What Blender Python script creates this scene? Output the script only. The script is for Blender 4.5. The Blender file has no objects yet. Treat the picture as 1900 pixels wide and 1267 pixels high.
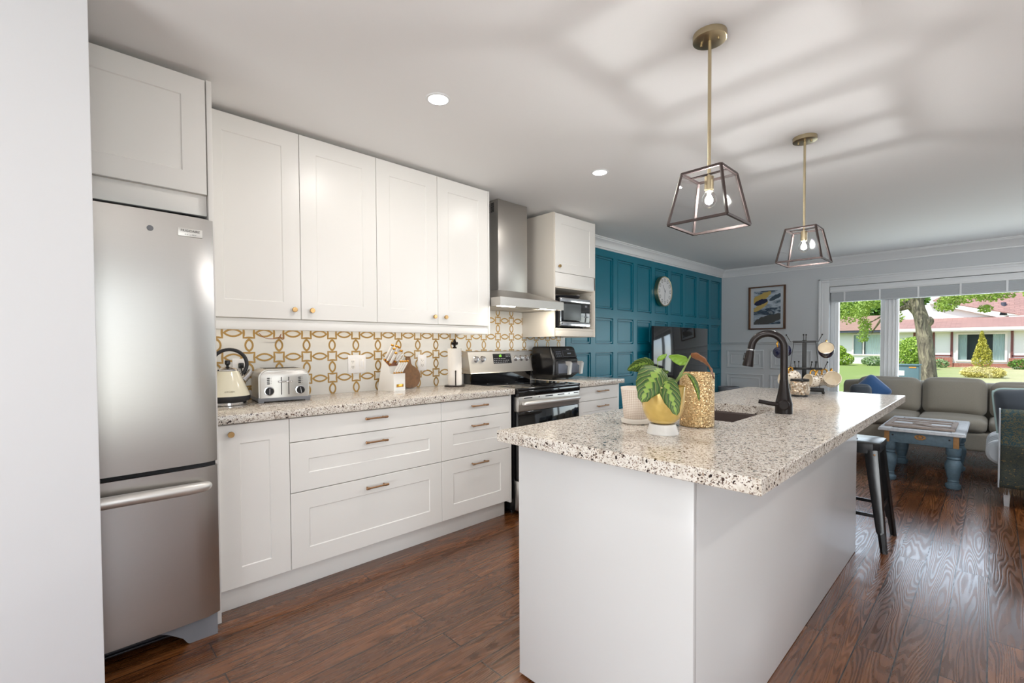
import bpy, bmesh, math, random
from math import sin, cos, pi, radians, sqrt
from mathutils import Vector, Matrix, Euler
random.seed(7)
scn = bpy.context.scene
COL = scn.collection

# ------------------------------------------------------------------ camera
def make_camera():
    cd = bpy.data.cameras.new('camera'); co = bpy.data.objects.new('camera', cd); COL.objects.link(co)
    yaw, pit, rol = radians(45.8103), radians(-1.3588), radians(-0.2674)
    fw = Vector((-sin(yaw)*cos(pit), cos(yaw)*cos(pit), sin(pit)))
    rt = Vector((cos(yaw), sin(yaw), 0)); up = rt.cross(fw)
    r2 = rt*cos(rol) + up*sin(rol); u2 = -rt*sin(rol) + up*cos(rol)
    m = Matrix((r2, u2, -fw)).transposed().to_4x4(); m.translation = (0, 0, 1.215)
    co.matrix_world = m
    cd.sensor_fit = 'HORIZONTAL'; cd.sensor_width = 36; cd.lens = 868.286/1900*36
    cd.shift_y = 29.587/1900; cd.clip_start = .02; cd.clip_end = 400
    scn.camera = co
make_camera()

# ------------------------------------------------------------------ exposure, sky, sun
scn.view_settings.view_transform = 'Standard'; scn.view_settings.look = 'None'
scn.view_settings.exposure = -0.18; scn.view_settings.gamma = 1.0; scn.view_settings.use_curve_mapping = False
SKY_STRENGTH, SUN_STRENGTH = .34, 6.0
w = bpy.data.worlds.new('sky'); scn.world = w; w.use_nodes = True
nt = w.node_tree; bgn = nt.nodes['Background']
sky = nt.nodes.new('ShaderNodeTexSky'); sky.sky_type = 'NISHITA'; sky.sun_disc = False
sky.sun_elevation = radians(50); sky.sun_rotation = radians(215); sky.air_density = 1.0; sky.dust_density = 1.5
nt.links.new(sky.outputs[0], bgn.inputs[0]); bgn.inputs[1].default_value = SKY_STRENGTH
def light(name, kind, loc, energy, color=(1, 1, 1), target=None, **kw):
    ld = bpy.data.lights.new(name, kind); ld.energy = energy; ld.color = color
    for k, v in kw.items(): setattr(ld, k, v)
    o = bpy.data.objects.new(name, ld); COL.objects.link(o); o.location = loc
    if target is not None:
        o.rotation_euler = (Vector(target) - Vector(loc)).to_track_quat('-Z', 'Y').to_euler()
    return o
light('sun', 'SUN', (0, 0, 20), SUN_STRENGTH, (1, .95, .86), target=(9, 11, -4), angle=.01)
# daylight at the big front window; the patio and side lamps are added fill
po = light('daylight_portal', 'AREA', (.1, 7.72, 1.25), 1, target=(.1, 0, 1.25), shape='RECTANGLE', size=3.3, size_y=1.5); po.data.cycles.is_portal = True
WINDOW_DAY, DOOR_FILL, SIDE_FILL, UPLIGHT, LIVING_FILL = 50, 20, 34, 135, 44
light('window_daylight', 'AREA', (.1, 7.62, 1.25), WINDOW_DAY, (.86, .93, 1), target=(.1, 0, .9), shape='RECTANGLE', size=3.2, size_y=1.4)
light('patio_fill', 'AREA', (.6, -3.95, 1.15), DOOR_FILL, (.92, .965, 1), target=(.0, 0, 1.1), shape='RECTANGLE', size=2.6, size_y=2.1)  # added fill lamp behind the camera, lights the island front
light('side_fill', 'AREA', (2.54, -.12, 1.2), SIDE_FILL, (.92, .965, 1), target=(0, -.12, 1.1), shape='RECTANGLE', size=1.3, size_y=1.7)  # added fill lamp on the unseen right wall
light('living_room_fill', 'AREA', (1.35, 5.1, 2.33), LIVING_FILL, (.93, .97, 1), target=(1.35, 5.1, 0), shape='DISK', size=.4)  # added fill with no fixture, lifts the living room
# added uplight with no visible source, brightens the ceiling
light('ceiling_fill', 'AREA', (.6, -3.9, .35), UPLIGHT, (.93, .97, 1), target=(-.1, .2, 2.38), shape='RECTANGLE', size=2.6, size_y=.5)
DOWNLIGHT_W, HOOD_W, UNDER_W, CAN_COL = 7.0, 2.6, 2.3, (1, .955, .90)
cyc = scn.cycles
cyc.max_bounces = 10; cyc.diffuse_bounces = 5; cyc.glossy_bounces = 4; cyc.transmission_bounces = 6; cyc.transparent_max_bounces = 12
cyc.caustics_reflective = False; cyc.caustics_refractive = False; cyc.sample_clamp_indirect = 4.0
cyc.use_denoising = True

# ------------------------------------------------------------------ materials
def lin(r, g, b):
    f = lambda v: (v/255)/12.92 if v/255 <= .04045 else ((v/255+.055)/1.055)**2.4
    return (f(r), f(g), f(b), 1)
class NT:
    """small helper round a node tree"""
    def __init__(s, name):
        s.m = bpy.data.materials.new(name); s.m.use_nodes = True; s.t = s.m.node_tree
        s.p = s.t.nodes['Principled BSDF']; s.out = s.t.nodes['Material Output']
    def n(s, typ, **kw):
        nd = s.t.nodes.new('ShaderNode'+typ)
        for k, v in kw.items():
            if k.startswith('i_'): s.set(nd, k[2:], v)
            else: setattr(nd, k, v)
        return nd
    def set(s, nd, key, v):
        key = int(key) if isinstance(key, str) and key.isdigit() else key
        if isinstance(v, bpy.types.NodeSocket): s.t.links.new(v, nd.inputs[key])
        else: nd.inputs[key].default_value = v
    def math(s, op, a, b=0.0, c=0.0, clamp=False):
        nd = s.n('Math', operation=op, use_clamp=clamp)
        s.set(nd, 0, a); s.set(nd, 1, b)
        if len(nd.inputs) > 2: s.set(nd, 2, c)
        return nd.outputs[0]
    def mix(s, f, a, b, blend='MIX'):
        nd = s.n('MixRGB', blend_type=blend); s.set(nd, 0, f); s.set(nd, 1, a); s.set(nd, 2, b); return nd.outputs[0]
    def ramp(s, f, stops, interp='LINEAR'):
        nd = s.n('ValToRGB'); s.set(nd, 0, f); cr = nd.color_ramp; cr.interpolation = interp
        while len(cr.elements) < len(stops): cr.elements.new(.5)
        for e, (p, col) in zip(cr.elements, stops): e.position = p; e.color = col if hasattr(col, '__len__') else (col, col, col, 1)
        return nd.outputs[0]
    def coord(s, which='Object', scale=(1, 1, 1), rot=(0, 0, 0), loc=(0, 0, 0)):
        tc = s.n('TexCoord'); mp = s.n('Mapping'); s.t.links.new(tc.outputs[which], mp.inputs[0])
        mp.inputs['Scale'].default_value = scale; mp.inputs['Rotation'].default_value = rot; mp.inputs['Location'].default_value = loc
        return mp.outputs[0]
    def noise(s, v, scale, detail=4, rough=.55, dist=0):
        nd = s.n('TexNoise', i_Scale=scale, i_Detail=detail, i_Roughness=rough, i_Distortion=dist); s.set(nd, 'Vector', v); return nd.outputs['Fac']
    def bump(s, h, strength=.2, dist=.01):
        nd = s.n('Bump', i_Strength=strength, i_Distance=dist); s.set(nd, 'Height', h); s.set(s.p, 'Normal', nd.outputs[0]); return nd
def mat(name, color, rough=.5, metal=0, bump=None, var=None, coat=0, spec=.5, emit=None, estr=1, trans=0, sheen=0, ior=1.5, alpha=None):
    t = NT(name); p = t.p
    p.inputs['Base Color'].default_value = color; p.inputs['Roughness'].default_value = rough; p.inputs['Metallic'].default_value = metal
    p.inputs['Coat Weight'].default_value = coat; p.inputs['Specular IOR Level'].default_value = spec; p.inputs['Transmission Weight'].default_value = trans
    p.inputs['Sheen Weight'].default_value = sheen; p.inputs['IOR'].default_value = ior
    if emit: p.inputs['Emission Color'].default_value = emit; p.inputs['Emission Strength'].default_value = estr
    v = t.coord()
    if var:  # (scale, amount)
        f = t.noise(v, var[0], 5); c2 = tuple(x*(1-var[1]) for x in color[:3])+(1,)
        t.set(p, 'Base Color', t.mix(f, color, c2))
    if bump: t.bump(t.noise(v, bump[0], 3), bump[1], bump[2] if len(bump) > 2 else .002)
    return t.m
MT = {}
MT['wall'] = mat('wall_paint', lin(226, 227, 230), .6, bump=(90, .04))
MT['wall_far'] = mat('far_wall_paint', lin(214, 217, 220), .55, bump=(90, .04))
MT['ceiling'] = mat('ceiling_paint', lin(245, 245, 245), .8, bump=(60, .05))
MT['trim'] = mat('white_trim', lin(236, 238, 240), .35, bump=(40, .02))
MT['cab'] = mat('white_cabinet_lacquer', lin(238, 236, 232), .32, bump=(25, .02))
MT['cab_in'] = mat('cabinet_carcass', lin(228, 220, 208), .45, bump=(25, .02))
MT['panel'] = mat('island_panel', lin(216, 215, 214), .22, bump=(25, .02))
MT['brass'] = mat('aged_brass', lin(196, 162, 112), .3, 1, bump=(80, .05))
MT['rod'] = mat('antique_brass_rod', lin(190, 176, 146), .32, 1, bump=(120, .05))
MT['pull'] = mat('copper_bronze', lin(176, 138, 104), .3, 1, bump=(80, .05))
MT['black'] = mat('black_enamel', lin(18, 18, 20), .25, bump=(60, .03))
MT['matte_black'] = mat('matte_black_metal', lin(24, 23, 23), .38, .3, bump=(120, .04))
MT['bronze'] = mat('oil_rubbed_bronze', lin(34, 28, 27), .33, .5, bump=(120, .04))
MT['blackglass'] = mat('black_glass', lin(8, 8, 10), .06, coat=.5, bump=(3, .01))
MT['screen'] = mat('tv_screen', lin(6, 7, 10), .08, coat=.6, bump=(2.2, .05, .02))
MT['gap'] = mat('shadow_gap_rubber', lin(30, 30, 32), .7, bump=(60, .03))
MT['grey_plastic'] = mat('grey_plastic', lin(128, 130, 136), .5, bump=(120, .05))
MT['dark_plastic'] = mat('dark_plastic', lin(34, 35, 40), .42, bump=(150, .05))
MT['white_plastic'] = mat('white_plastic', lin(236, 236, 238), .35, bump=(60, .01))
MT['cream'] = mat('cream_enamel', lin(234, 228, 206), .18, coat=.6, bump=(20, .01))
MT['white_ceramic'] = mat('white_ceramic', lin(238, 232, 222), .3, bump=(30, .02))
MT['white_gloss'] = mat('white_gloss', lin(240, 238, 235), .15, coat=.4, bump=(30, .01))
MT['paper'] = mat('paper_towel', lin(240, 236, 230), .9, bump=(220, .25))
MT['navy'] = mat('navy_glaze', lin(26, 30, 62), .2, coat=.4, var=(60, .5))
MT['gold'] = mat('polished_gold', lin(222, 168, 76), .18, 1, bump=(60, .03))
MT['frame_metal'] = mat('dark_pewter_frame', lin(84, 74, 72), .38, .8, bump=(100, .05))
MT['chrome'] = mat('chrome', lin(216, 216, 218), .12, 1, bump=(30, .02))
MT['sofa'] = mat('taupe_linen', lin(150, 144, 132), .9, bump=(420, .35), var=(160, .22), sheen=.2)
MT['blue_velvet'] = mat('blue_velvet', lin(46, 92, 146), .75, sheen=.6, bump=(300, .15))
MT['teal_velvet'] = mat('dark_teal_cushion', lin(58, 66, 76), .8, sheen=.4, bump=(300, .15))
MT['pale_piping'] = mat('pale_aqua_piping', lin(170, 196, 196), .8, bump=(300, .15))
MT['chair_fab'] = mat('grey_velvet', lin(176, 184, 192), .75, sheen=.5, bump=(300, .12))
MT['acrylic'] = mat('clear_acrylic', lin(225, 225, 228), .08, trans=.6, bump=(20, .01))
MT['frame_wood'] = mat('walnut_frame', lin(104, 70, 50), .4, var=(40, .4))
MT['mount'] = mat('picture_mount', lin(206, 212, 218), .8, bump=(200, .05))
MT['bulb'] = mat('lit_filament', (1, 1, 1, 1), .3, emit=(1, .985, .965, 1), estr=1350, bump=(20, .01))
MT['led'] = mat('lit_led', (1, 1, 1, 1), .3, emit=(1, .93, .8, 1), estr=12, bump=(20, .01))
MT['down'] = mat('lit_downlight', (1, 1, 1, 1), .3, emit=(1, .97, .92, 1), estr=9, bump=(20, .01))
MT['silver'] = mat('satin_silver', lin(228, 226, 222), .42, .8, bump=(90, .02))
MT['stem'] = mat('plant_stem', lin(128, 150, 78), .5, var=(60, .25))
MT['soil'] = mat('soil', lin(60, 48, 40), .95, bump=(120, .6, .01), var=(90, .5))
MT['marble'] = mat('white_marble', lin(238, 236, 232), .35, var=(24, .12))
MT['bark_wood'] = mat('olive_wood', lin(150, 108, 68), .5, var=(38, .75), bump=(60, .3))
MT['grey_wash'] = mat('grey_washed_wood', lin(164, 148, 138), .7, var=(60, .4), bump=(90, .3))
MT['white_wash'] = mat('white_washed_wood', lin(214, 218, 224), .6, var=(50, .45), bump=(70, .4))
MT['blue_wash'] = mat('distressed_blue_wood', lin(98, 124, 140), .55, var=(34, .55), bump=(60, .35))
MT['raw_wood'] = mat('worn_wood', lin(176, 130, 78), .6, var=(50, .4))
MT['pinkwood'] = mat('cherry_insert', lin(150, 96, 72), .5, var=(50, .3))

def glass_mat(name, tint=(1, 1, 1, 1), refl=.12, rough=.0):
    t = NT(name); t.t.nodes.remove(t.p)
    tr = t.n('BsdfTransparent'); tr.inputs[0].default_value = tint
    gl = t.n('BsdfGlossy'); gl.inputs['Roughness'].default_value = rough
    fr = t.n('LayerWeight', i_Blend=.15); f = t.math('MULTIPLY', fr.outputs['Fresnel'], refl*4, clamp=True)
    mx = t.n('MixShader'); t.set(mx, 0, f); t.t.links.new(tr.outputs[0], mx.inputs[1]); t.t.links.new(gl.outputs[0], mx.inputs[2])
    t.t.links.new(mx.outputs[0], t.out.inputs[0]); return t.m
MT['pane'] = glass_mat('clear_pane', (.97, .98, .98, 1), .10)
MT['lampglass'] = glass_mat('lamp_glass', (.99, .99, .99, 1), .12)
MT['amber'] = glass_mat('gold_tint_glass', (.98, .80, .36, 1), .2, .05)

def steel(name, base=(150, 148, 146), rough=.3, aniso=.0, axis='Z', scale=(1, 1, 1)):
    t = NT(name); p = t.p; p.inputs['Metallic'].default_value = 1; p.inputs['Roughness'].default_value = rough
    v = t.coord('Object', scale); f = t.noise(v, 60, 2)
    b = lin(*base); t.set(p, 'Base Color', t.mix(f, b, tuple(x*.9 for x in b[:3])+(1,)))
    if aniso:
        p.inputs['Anisotropic'].default_value = aniso
        tg = t.n('Tangent', direction_type='RADIAL', axis=axis); t.t.links.new(tg.outputs[0], p.inputs['Tangent'])
    t.bump(f, .03, .001); return t.m
MT['steel'] = steel('brushed_steel', (206, 202, 196), .36, .5, 'Z', (8, .5, 40))
MT['fridge'] = steel('fridge_steel', (196, 193, 189), .3, .75, 'Z', (8, .4, 60))
MT['hood'] = steel('hood_steel', (198, 194, 188), .38, .4, 'Z', (8, .5, 40))

def floor_mat():
    t = NT('hand_scraped_oak'); p = t.p
    v = t.coord('Object', (1, 1, 1), (0, 0, radians(90)))          # planks run along the room's length
    br = t.n('TexBrick', offset=.37, offset_frequency=2, squash=1, i_Scale=1.0)
    t.set(br, 'Vector', v); br.inputs['Color1'].default_value = (0, 0, 0, 1); br.inputs['Color2'].default_value = (1, 1, 1, 1)
    br.inputs['Mortar'].default_value = (.5, .5, .5, 1); br.inputs['Mortar Size'].default_value = .0026; br.inputs['Mortar Smooth'].default_value = .3
    br.inputs['Brick Width'].default_value = 1.15; br.inputs['Row Height'].default_value = .124; br.inputs['Bias'].default_value = 0
    pid = t.n('SeparateColor'); t.set(pid, 0, br.outputs[0]); rnd = pid.outputs[0]
    # per-plank offset of the grain
    off = t.n('CombineXYZ'); t.set(off, 0, t.math('MULTIPLY', rnd, 31.0)); t.set(off, 1, t.math('MULTIPLY', rnd, 17.0)); t.set(off, 2, t.math('MULTIPLY', rnd, 9.0))
    vv = t.n('VectorMath', operation='ADD'); t.set(vv, 0, v); t.set(vv, 1, off.outputs[0])
    st = t.n('VectorMath', operation='MULTIPLY'); t.set(st, 0, vv.outputs[0]); st.inputs[1].default_value = (.55, 6.5, 1)
    big = t.noise(st.outputs[0], 1.1, 2, .45, .2)
    st0 = t.n('VectorMath', operation='MULTIPLY'); t.set(st0, 0, vv.outputs[0]); st0.inputs[1].default_value = (14, 60, 1)
    fine0 = t.noise(st0.outputs[0], 1.0, 3, .6)
    rings = t.math('SINE', t.math('MULTIPLY', t.math('ADD', big, t.math('MULTIPLY', fine0, .012)), 230.0))              # cathedral grain rings
    st2 = t.n('VectorMath', operation='MULTIPLY'); t.set(st2, 0, vv.outputs[0]); st2.inputs[1].default_value = (6, 150, 1)
    fine = t.noise(st2.outputs[0], 1.0, 3, .6)
    st3 = t.n('VectorMath', operation='MULTIPLY'); t.set(st3, 0, vv.outputs[0]); st3.inputs[1].default_value = (2.5, 22, 1)
    med = t.noise(st3.outputs[0], 1.0, 4, .6, .6)
    ring01 = t.math('MULTIPLY_ADD', rings, .5, .5)
    g = t.math('ADD', t.math('MULTIPLY', med, .75), t.math('ADD', t.math('MULTIPLY', fine, .35), t.math('MULTIPLY', ring01, .16)))
    col = t.ramp(g, [(.28, lin(46, 24, 11)), (.52, lin(92, 52, 25)), (.72, lin(128, 77, 38)), (.95, lin(158, 102, 54))])
    tint = t.mix(t.math('MULTIPLY', rnd, .5), col, lin(70, 39, 20), 'MIX')
    dark = t.mix(br.outputs['Fac'], tint, lin(24, 14, 10)); t.set(p, 'Base Color', dark)
    sw = t.noise(st.outputs[0], 3.0, 2)
    t.set(p, 'Roughness', t.math('ADD', .19, t.math('MULTIPLY', ring01, .16)))
    p.inputs['Specular IOR Level'].default_value = .6; p.inputs['Coat Weight'].default_value = .45; p.inputs['Coat Roughness'].default_value = .2
    h = t.math('ADD', t.math('MULTIPLY', rings, .18), t.math('ADD', t.math('MULTIPLY', sw, 1.2), t.math('MULTIPLY', fine, .15)))
    h = t.math('SUBTRACT', h, t.math('MULTIPLY', br.outputs['Fac'], 1.4))
    t.bump(h, .26, .003); return t.m
MT['floor'] = floor_mat()

def granite_mat():
    t = NT('speckled_granite'); p = t.p; v = t.coord()
    wob = t.n('TexNoise', i_Scale=60, i_Detail=2); t.set(wob, 'Vector', v)
    va = t.n('VectorMath', operation='MULTIPLY_ADD'); t.set(va, 0, wob.outputs['Color']); va.inputs[1].default_value = (.012,)*3; t.set(va, 2, v)
    base = t.ramp(t.noise(v, 55, 5, .7), [(.3, lin(198, 187, 173)), (.5, lin(226, 219, 209)), (.7, lin(240, 235, 228))])
    def specks(scale, thr, dens_scale, salt):
        vo = t.n('TexVoronoi', i_Scale=scale); t.set(vo, 'Vector', va.outputs[0])
        sp = t.n('SeparateColor'); t.set(sp, 0, vo.outputs['Color'])
        dens = t.math('MULTIPLY', t.noise(v, dens_scale, 3), thr*2.0)
        on = t.math('LESS_THAN', sp.outputs[salt], dens)
        return t.math('MULTIPLY', on, t.math('LESS_THAN', vo.outputs['Distance'], .62)), sp.outputs[(salt+1) % 3]
    f1, r1 = specks(240, .15, 20, 0); f2, r2 = specks(135, .055, 9, 1); f3, r3 = specks(330, .2, 22, 2)
    c = t.mix(f3, base, lin(150, 132, 116))
    c = t.mix(f1, c, t.ramp(r1, [(0, lin(66, 54, 48)), (.45, lin(116, 98, 88)), (1, lin(168, 148, 132))]))
    c = t.mix(f2, c, t.ramp(r2, [(0, lin(34, 28, 27)), (.7, lin(70, 56, 50)), (1, lin(120, 98, 86))]))
    t.set(p, 'Base Color', c); p.inputs['Roughness'].default_value = .15; p.inputs['Specular IOR Level'].default_value = .30
    return t.m
MT['granite'] = granite_mat()

def teal_mat():
    t = NT('teal_wall_paint'); p = t.p; v = t.coord()
    f = t.noise(v, 2.0, 3); t.set(p, 'Base Color', t.mix(f, lin(2, 124, 146), lin(2, 110, 134)))
    p.inputs['Roughness'].default_value = .32; t.bump(t.noise(v, 70, 3), .05, .002); return t.m
MT['teal'] = teal_mat()
MT['tile'] = mat('white_marble_tile', lin(226, 226, 224), .22, var=(9, .1))
MT['inlay'] = mat('gold_inlay', lin(176, 142, 84), .38, .45, bump=(90, .06))

def glitter_mat(name, c1, c2, scale):
    t = NT(name); p = t.p; v = t.coord(); vo = t.n('TexVoronoi', i_Scale=scale); t.set(vo, 'Vector', v)
    sp = t.n('SeparateColor'); t.set(sp, 0, vo.outputs['Color'])
    t.set(p, 'Base Color', t.mix(sp.outputs[0], c1, c2)); p.inputs['Metallic'].default_value = .85; p.inputs['Roughness'].default_value = .32
    nm = t.n('VectorMath', operation='SUBTRACT'); t.set(nm, 0, vo.outputs['Color']); nm.inputs[1].default_value = (.5, .5, .5)
    sc = t.n('VectorMath', operation='SCALE'); t.set(sc, 0, nm.outputs[0]); sc.inputs['Scale'].default_value = 1.1
    ge = t.n('NewGeometry'); ad = t.n('VectorMath', operation='ADD'); t.set(ad, 0, ge.outputs['Normal']); t.set(ad, 1, sc.outputs[0])
    nn = t.n('VectorMath', operation='NORMALIZE'); t.set(nn, 0, ad.outputs[0]); t.set(p, 'Normal', nn.outputs[0]); return t.m
MT['glitter'] = glitter_mat('gold_glitter', lin(248, 222, 172), lin(176, 136, 88), 330)
MT['mosaic'] = glitter_mat('mosaic_mirror', lin(248, 242, 230), lin(176, 146, 112), 130)

def weave_mat(name, c1, c2, scale):
    t = NT(name); p = t.p; v = t.coord('Object', (1, 1, 1), (0, 0, radians(0)))
    uv = t.n('TexCoord'); ck = t.n('TexChecker', i_Scale=scale); t.set(ck, 'Vector', uv.outputs['UV'])
    t.set(p, 'Base Color', t.mix(ck.outputs['Fac'], c1, c2)); p.inputs['Roughness'].default_value = .7; t.bump(ck.outputs['Fac'], .5, .003); return t.m
MT['weave'] = weave_mat('woven_white_ceramic', lin(234, 222, 210), lin(206, 186, 168), 1)

def throw_mat():
    t = NT('damask_throw'); p = t.p; v = t.coord()
    a = t.noise(v, 46, 3, .6, 1.2); vo = t.n('TexVoronoi', i_Scale=38); t.set(vo, 'Vector', v)
    vine = t.math('LESS_THAN', t.math('ABSOLUTE', t.math('SUBTRACT', a, .5)), .035)
    dot = t.math('LESS_THAN', vo.outputs['Distance'], .25)
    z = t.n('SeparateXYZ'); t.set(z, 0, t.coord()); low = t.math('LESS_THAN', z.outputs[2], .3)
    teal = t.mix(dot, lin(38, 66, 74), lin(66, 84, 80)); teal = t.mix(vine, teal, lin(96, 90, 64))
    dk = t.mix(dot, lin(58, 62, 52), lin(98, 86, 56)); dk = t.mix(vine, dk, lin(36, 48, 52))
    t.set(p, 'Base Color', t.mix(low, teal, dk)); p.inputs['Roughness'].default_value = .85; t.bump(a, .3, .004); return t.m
MT['throw'] = throw_mat()

def art_mat():
    t = NT('abstract_print'); p = t.p; v = t.coord('Object', (1, 1, 1)); sx = t.n('SeparateXYZ'); t.set(sx, 0, v)
    X, Z = sx.outputs[0], sx.outputs[2]
    rot = t.coord('Object', (3.2, 1, 9.5), (0, radians(24), 0)); f = t.noise(rot, 1.3, 5, .6, .9)
    g = t.math('SUBTRACT', f, t.math('MULTIPLY', Z, .35))
    c = t.ramp(g, [(.40, lin(196, 206, 216)), (.50, lin(150, 162, 176)), (.56, lin(72, 88, 104)), (.62, lin(46, 56, 74)), (.68, lin(150, 160, 170)), (.76, lin(84, 82, 80))])
    def blob(cx, cz, rx, rz, ang, wob):
        dx = t.math('SUBTRACT', X, cx); dz = t.math('SUBTRACT', Z, cz); ca, sa = cos(ang), sin(ang)
        u = t.math('DIVIDE', t.math('ADD', t.math('MULTIPLY', dx, ca), t.math('MULTIPLY', dz, sa)), rx)
        w_ = t.math('DIVIDE', t.math('SUBTRACT', t.math('MULTIPLY', dz, ca), t.math('MULTIPLY', dx, sa)), rz)
        d = t.math('ADD', t.math('MULTIPLY', u, u), t.math('MULTIPLY', w_, w_))
        n_ = t.math('MULTIPLY', t.math('SUBTRACT', t.noise(v, 16, 3), .5), wob)
        return t.math('LESS_THAN', t.math('ADD', d, n_), 1.0)
    c = t.mix(blob(-.08, .15, .15, .055, .5, 2.0), c, lin(200, 172, 96)); c = t.mix(blob(-.09, .02, .12, .035, .6, 1.6), c, lin(204, 176, 104))
    c = t.mix(blob(-.085, .085, .10, .038, .35, 1.8), c, lin(40, 42, 72)); c = t.mix(blob(.12, .15, .10, .03, .45, 2.4), c, lin(70, 84, 98))
    c = t.mix(blob(.03, -.17, .2, .06, .25, 1.8), c, lin(82, 80, 78))
    t.set(p, 'Base Color', c); p.inputs['Roughness'].default_value = .25; return t.m
MT['art'] = art_mat()

def leaf_mat():
    t = NT('prayer_plant_leaf'); p = t.p; tc = t.n('TexCoord'); s = t.n('SeparateXYZ'); t.set(s, 0, tc.outputs['UV'])
    u = t.math('ABSOLUTE', t.math('MULTIPLY_ADD', s.outputs[0], 2.0, -1.0)); v_ = s.outputs[1]
    ph = t.math('SUBTRACT', t.math('MULTIPLY', v_, 8.0), t.math('MULTIPLY', u, 2.6))
    fr = t.math('FRACT', ph); vein = t.math('LESS_THAN', t.math('ABSOLUTE', t.math('SUBTRACT', fr, .5)), .07)
    zig = t.math('ADD', .07, t.math('MULTIPLY', t.math('ABSOLUTE', t.math('SUBTRACT', t.math('FRACT', t.math('MULTIPLY', v_, 8.0)), .5)), .5))
    mid = t.math('LESS_THAN', u, zig)
    blotch = t.math('LESS_THAN', t.math('ABSOLUTE', t.math('SUBTRACT', fr, .0)), .34)
    c = t.mix(blotch, lin(44, 74, 26), lin(72, 104, 40)); c = t.mix(mid, c, lin(128, 158, 64)); c = t.mix(vein, c, lin(138, 140, 76))
    ge = t.n('NewGeometry'); t.set(p, 'Base Color', c)
    p.inputs['Roughness'].default_value = .58; return t.m
MT['leaf'] = leaf_mat()
MT['leaf_red'] = mat('leaf_underside', lin(150, 98, 66), .45, var=(40, .45))
MT['leaf_green'] = mat('young_leaf', lin(134, 172, 62), .4, var=(50, .3))
def floral():
    t = NT('floral_glaze'); p = t.p; v = t.coord(); vo = t.n('TexVoronoi', i_Scale=60); t.set(vo, 'Vector', v)
    on = t.math('LESS_THAN', vo.outputs['Distance'], .3); t.set(p, 'Base Color', t.mix(on, lin(232, 222, 206), lin(132, 112, 88)))
    p.inputs['Roughness'].default_value = .2; return t.m
MT['floral'] = floral()
MT['mugin'] = mat('cream_glaze', lin(236, 226, 208), .25, bump=(30, .01))
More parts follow.
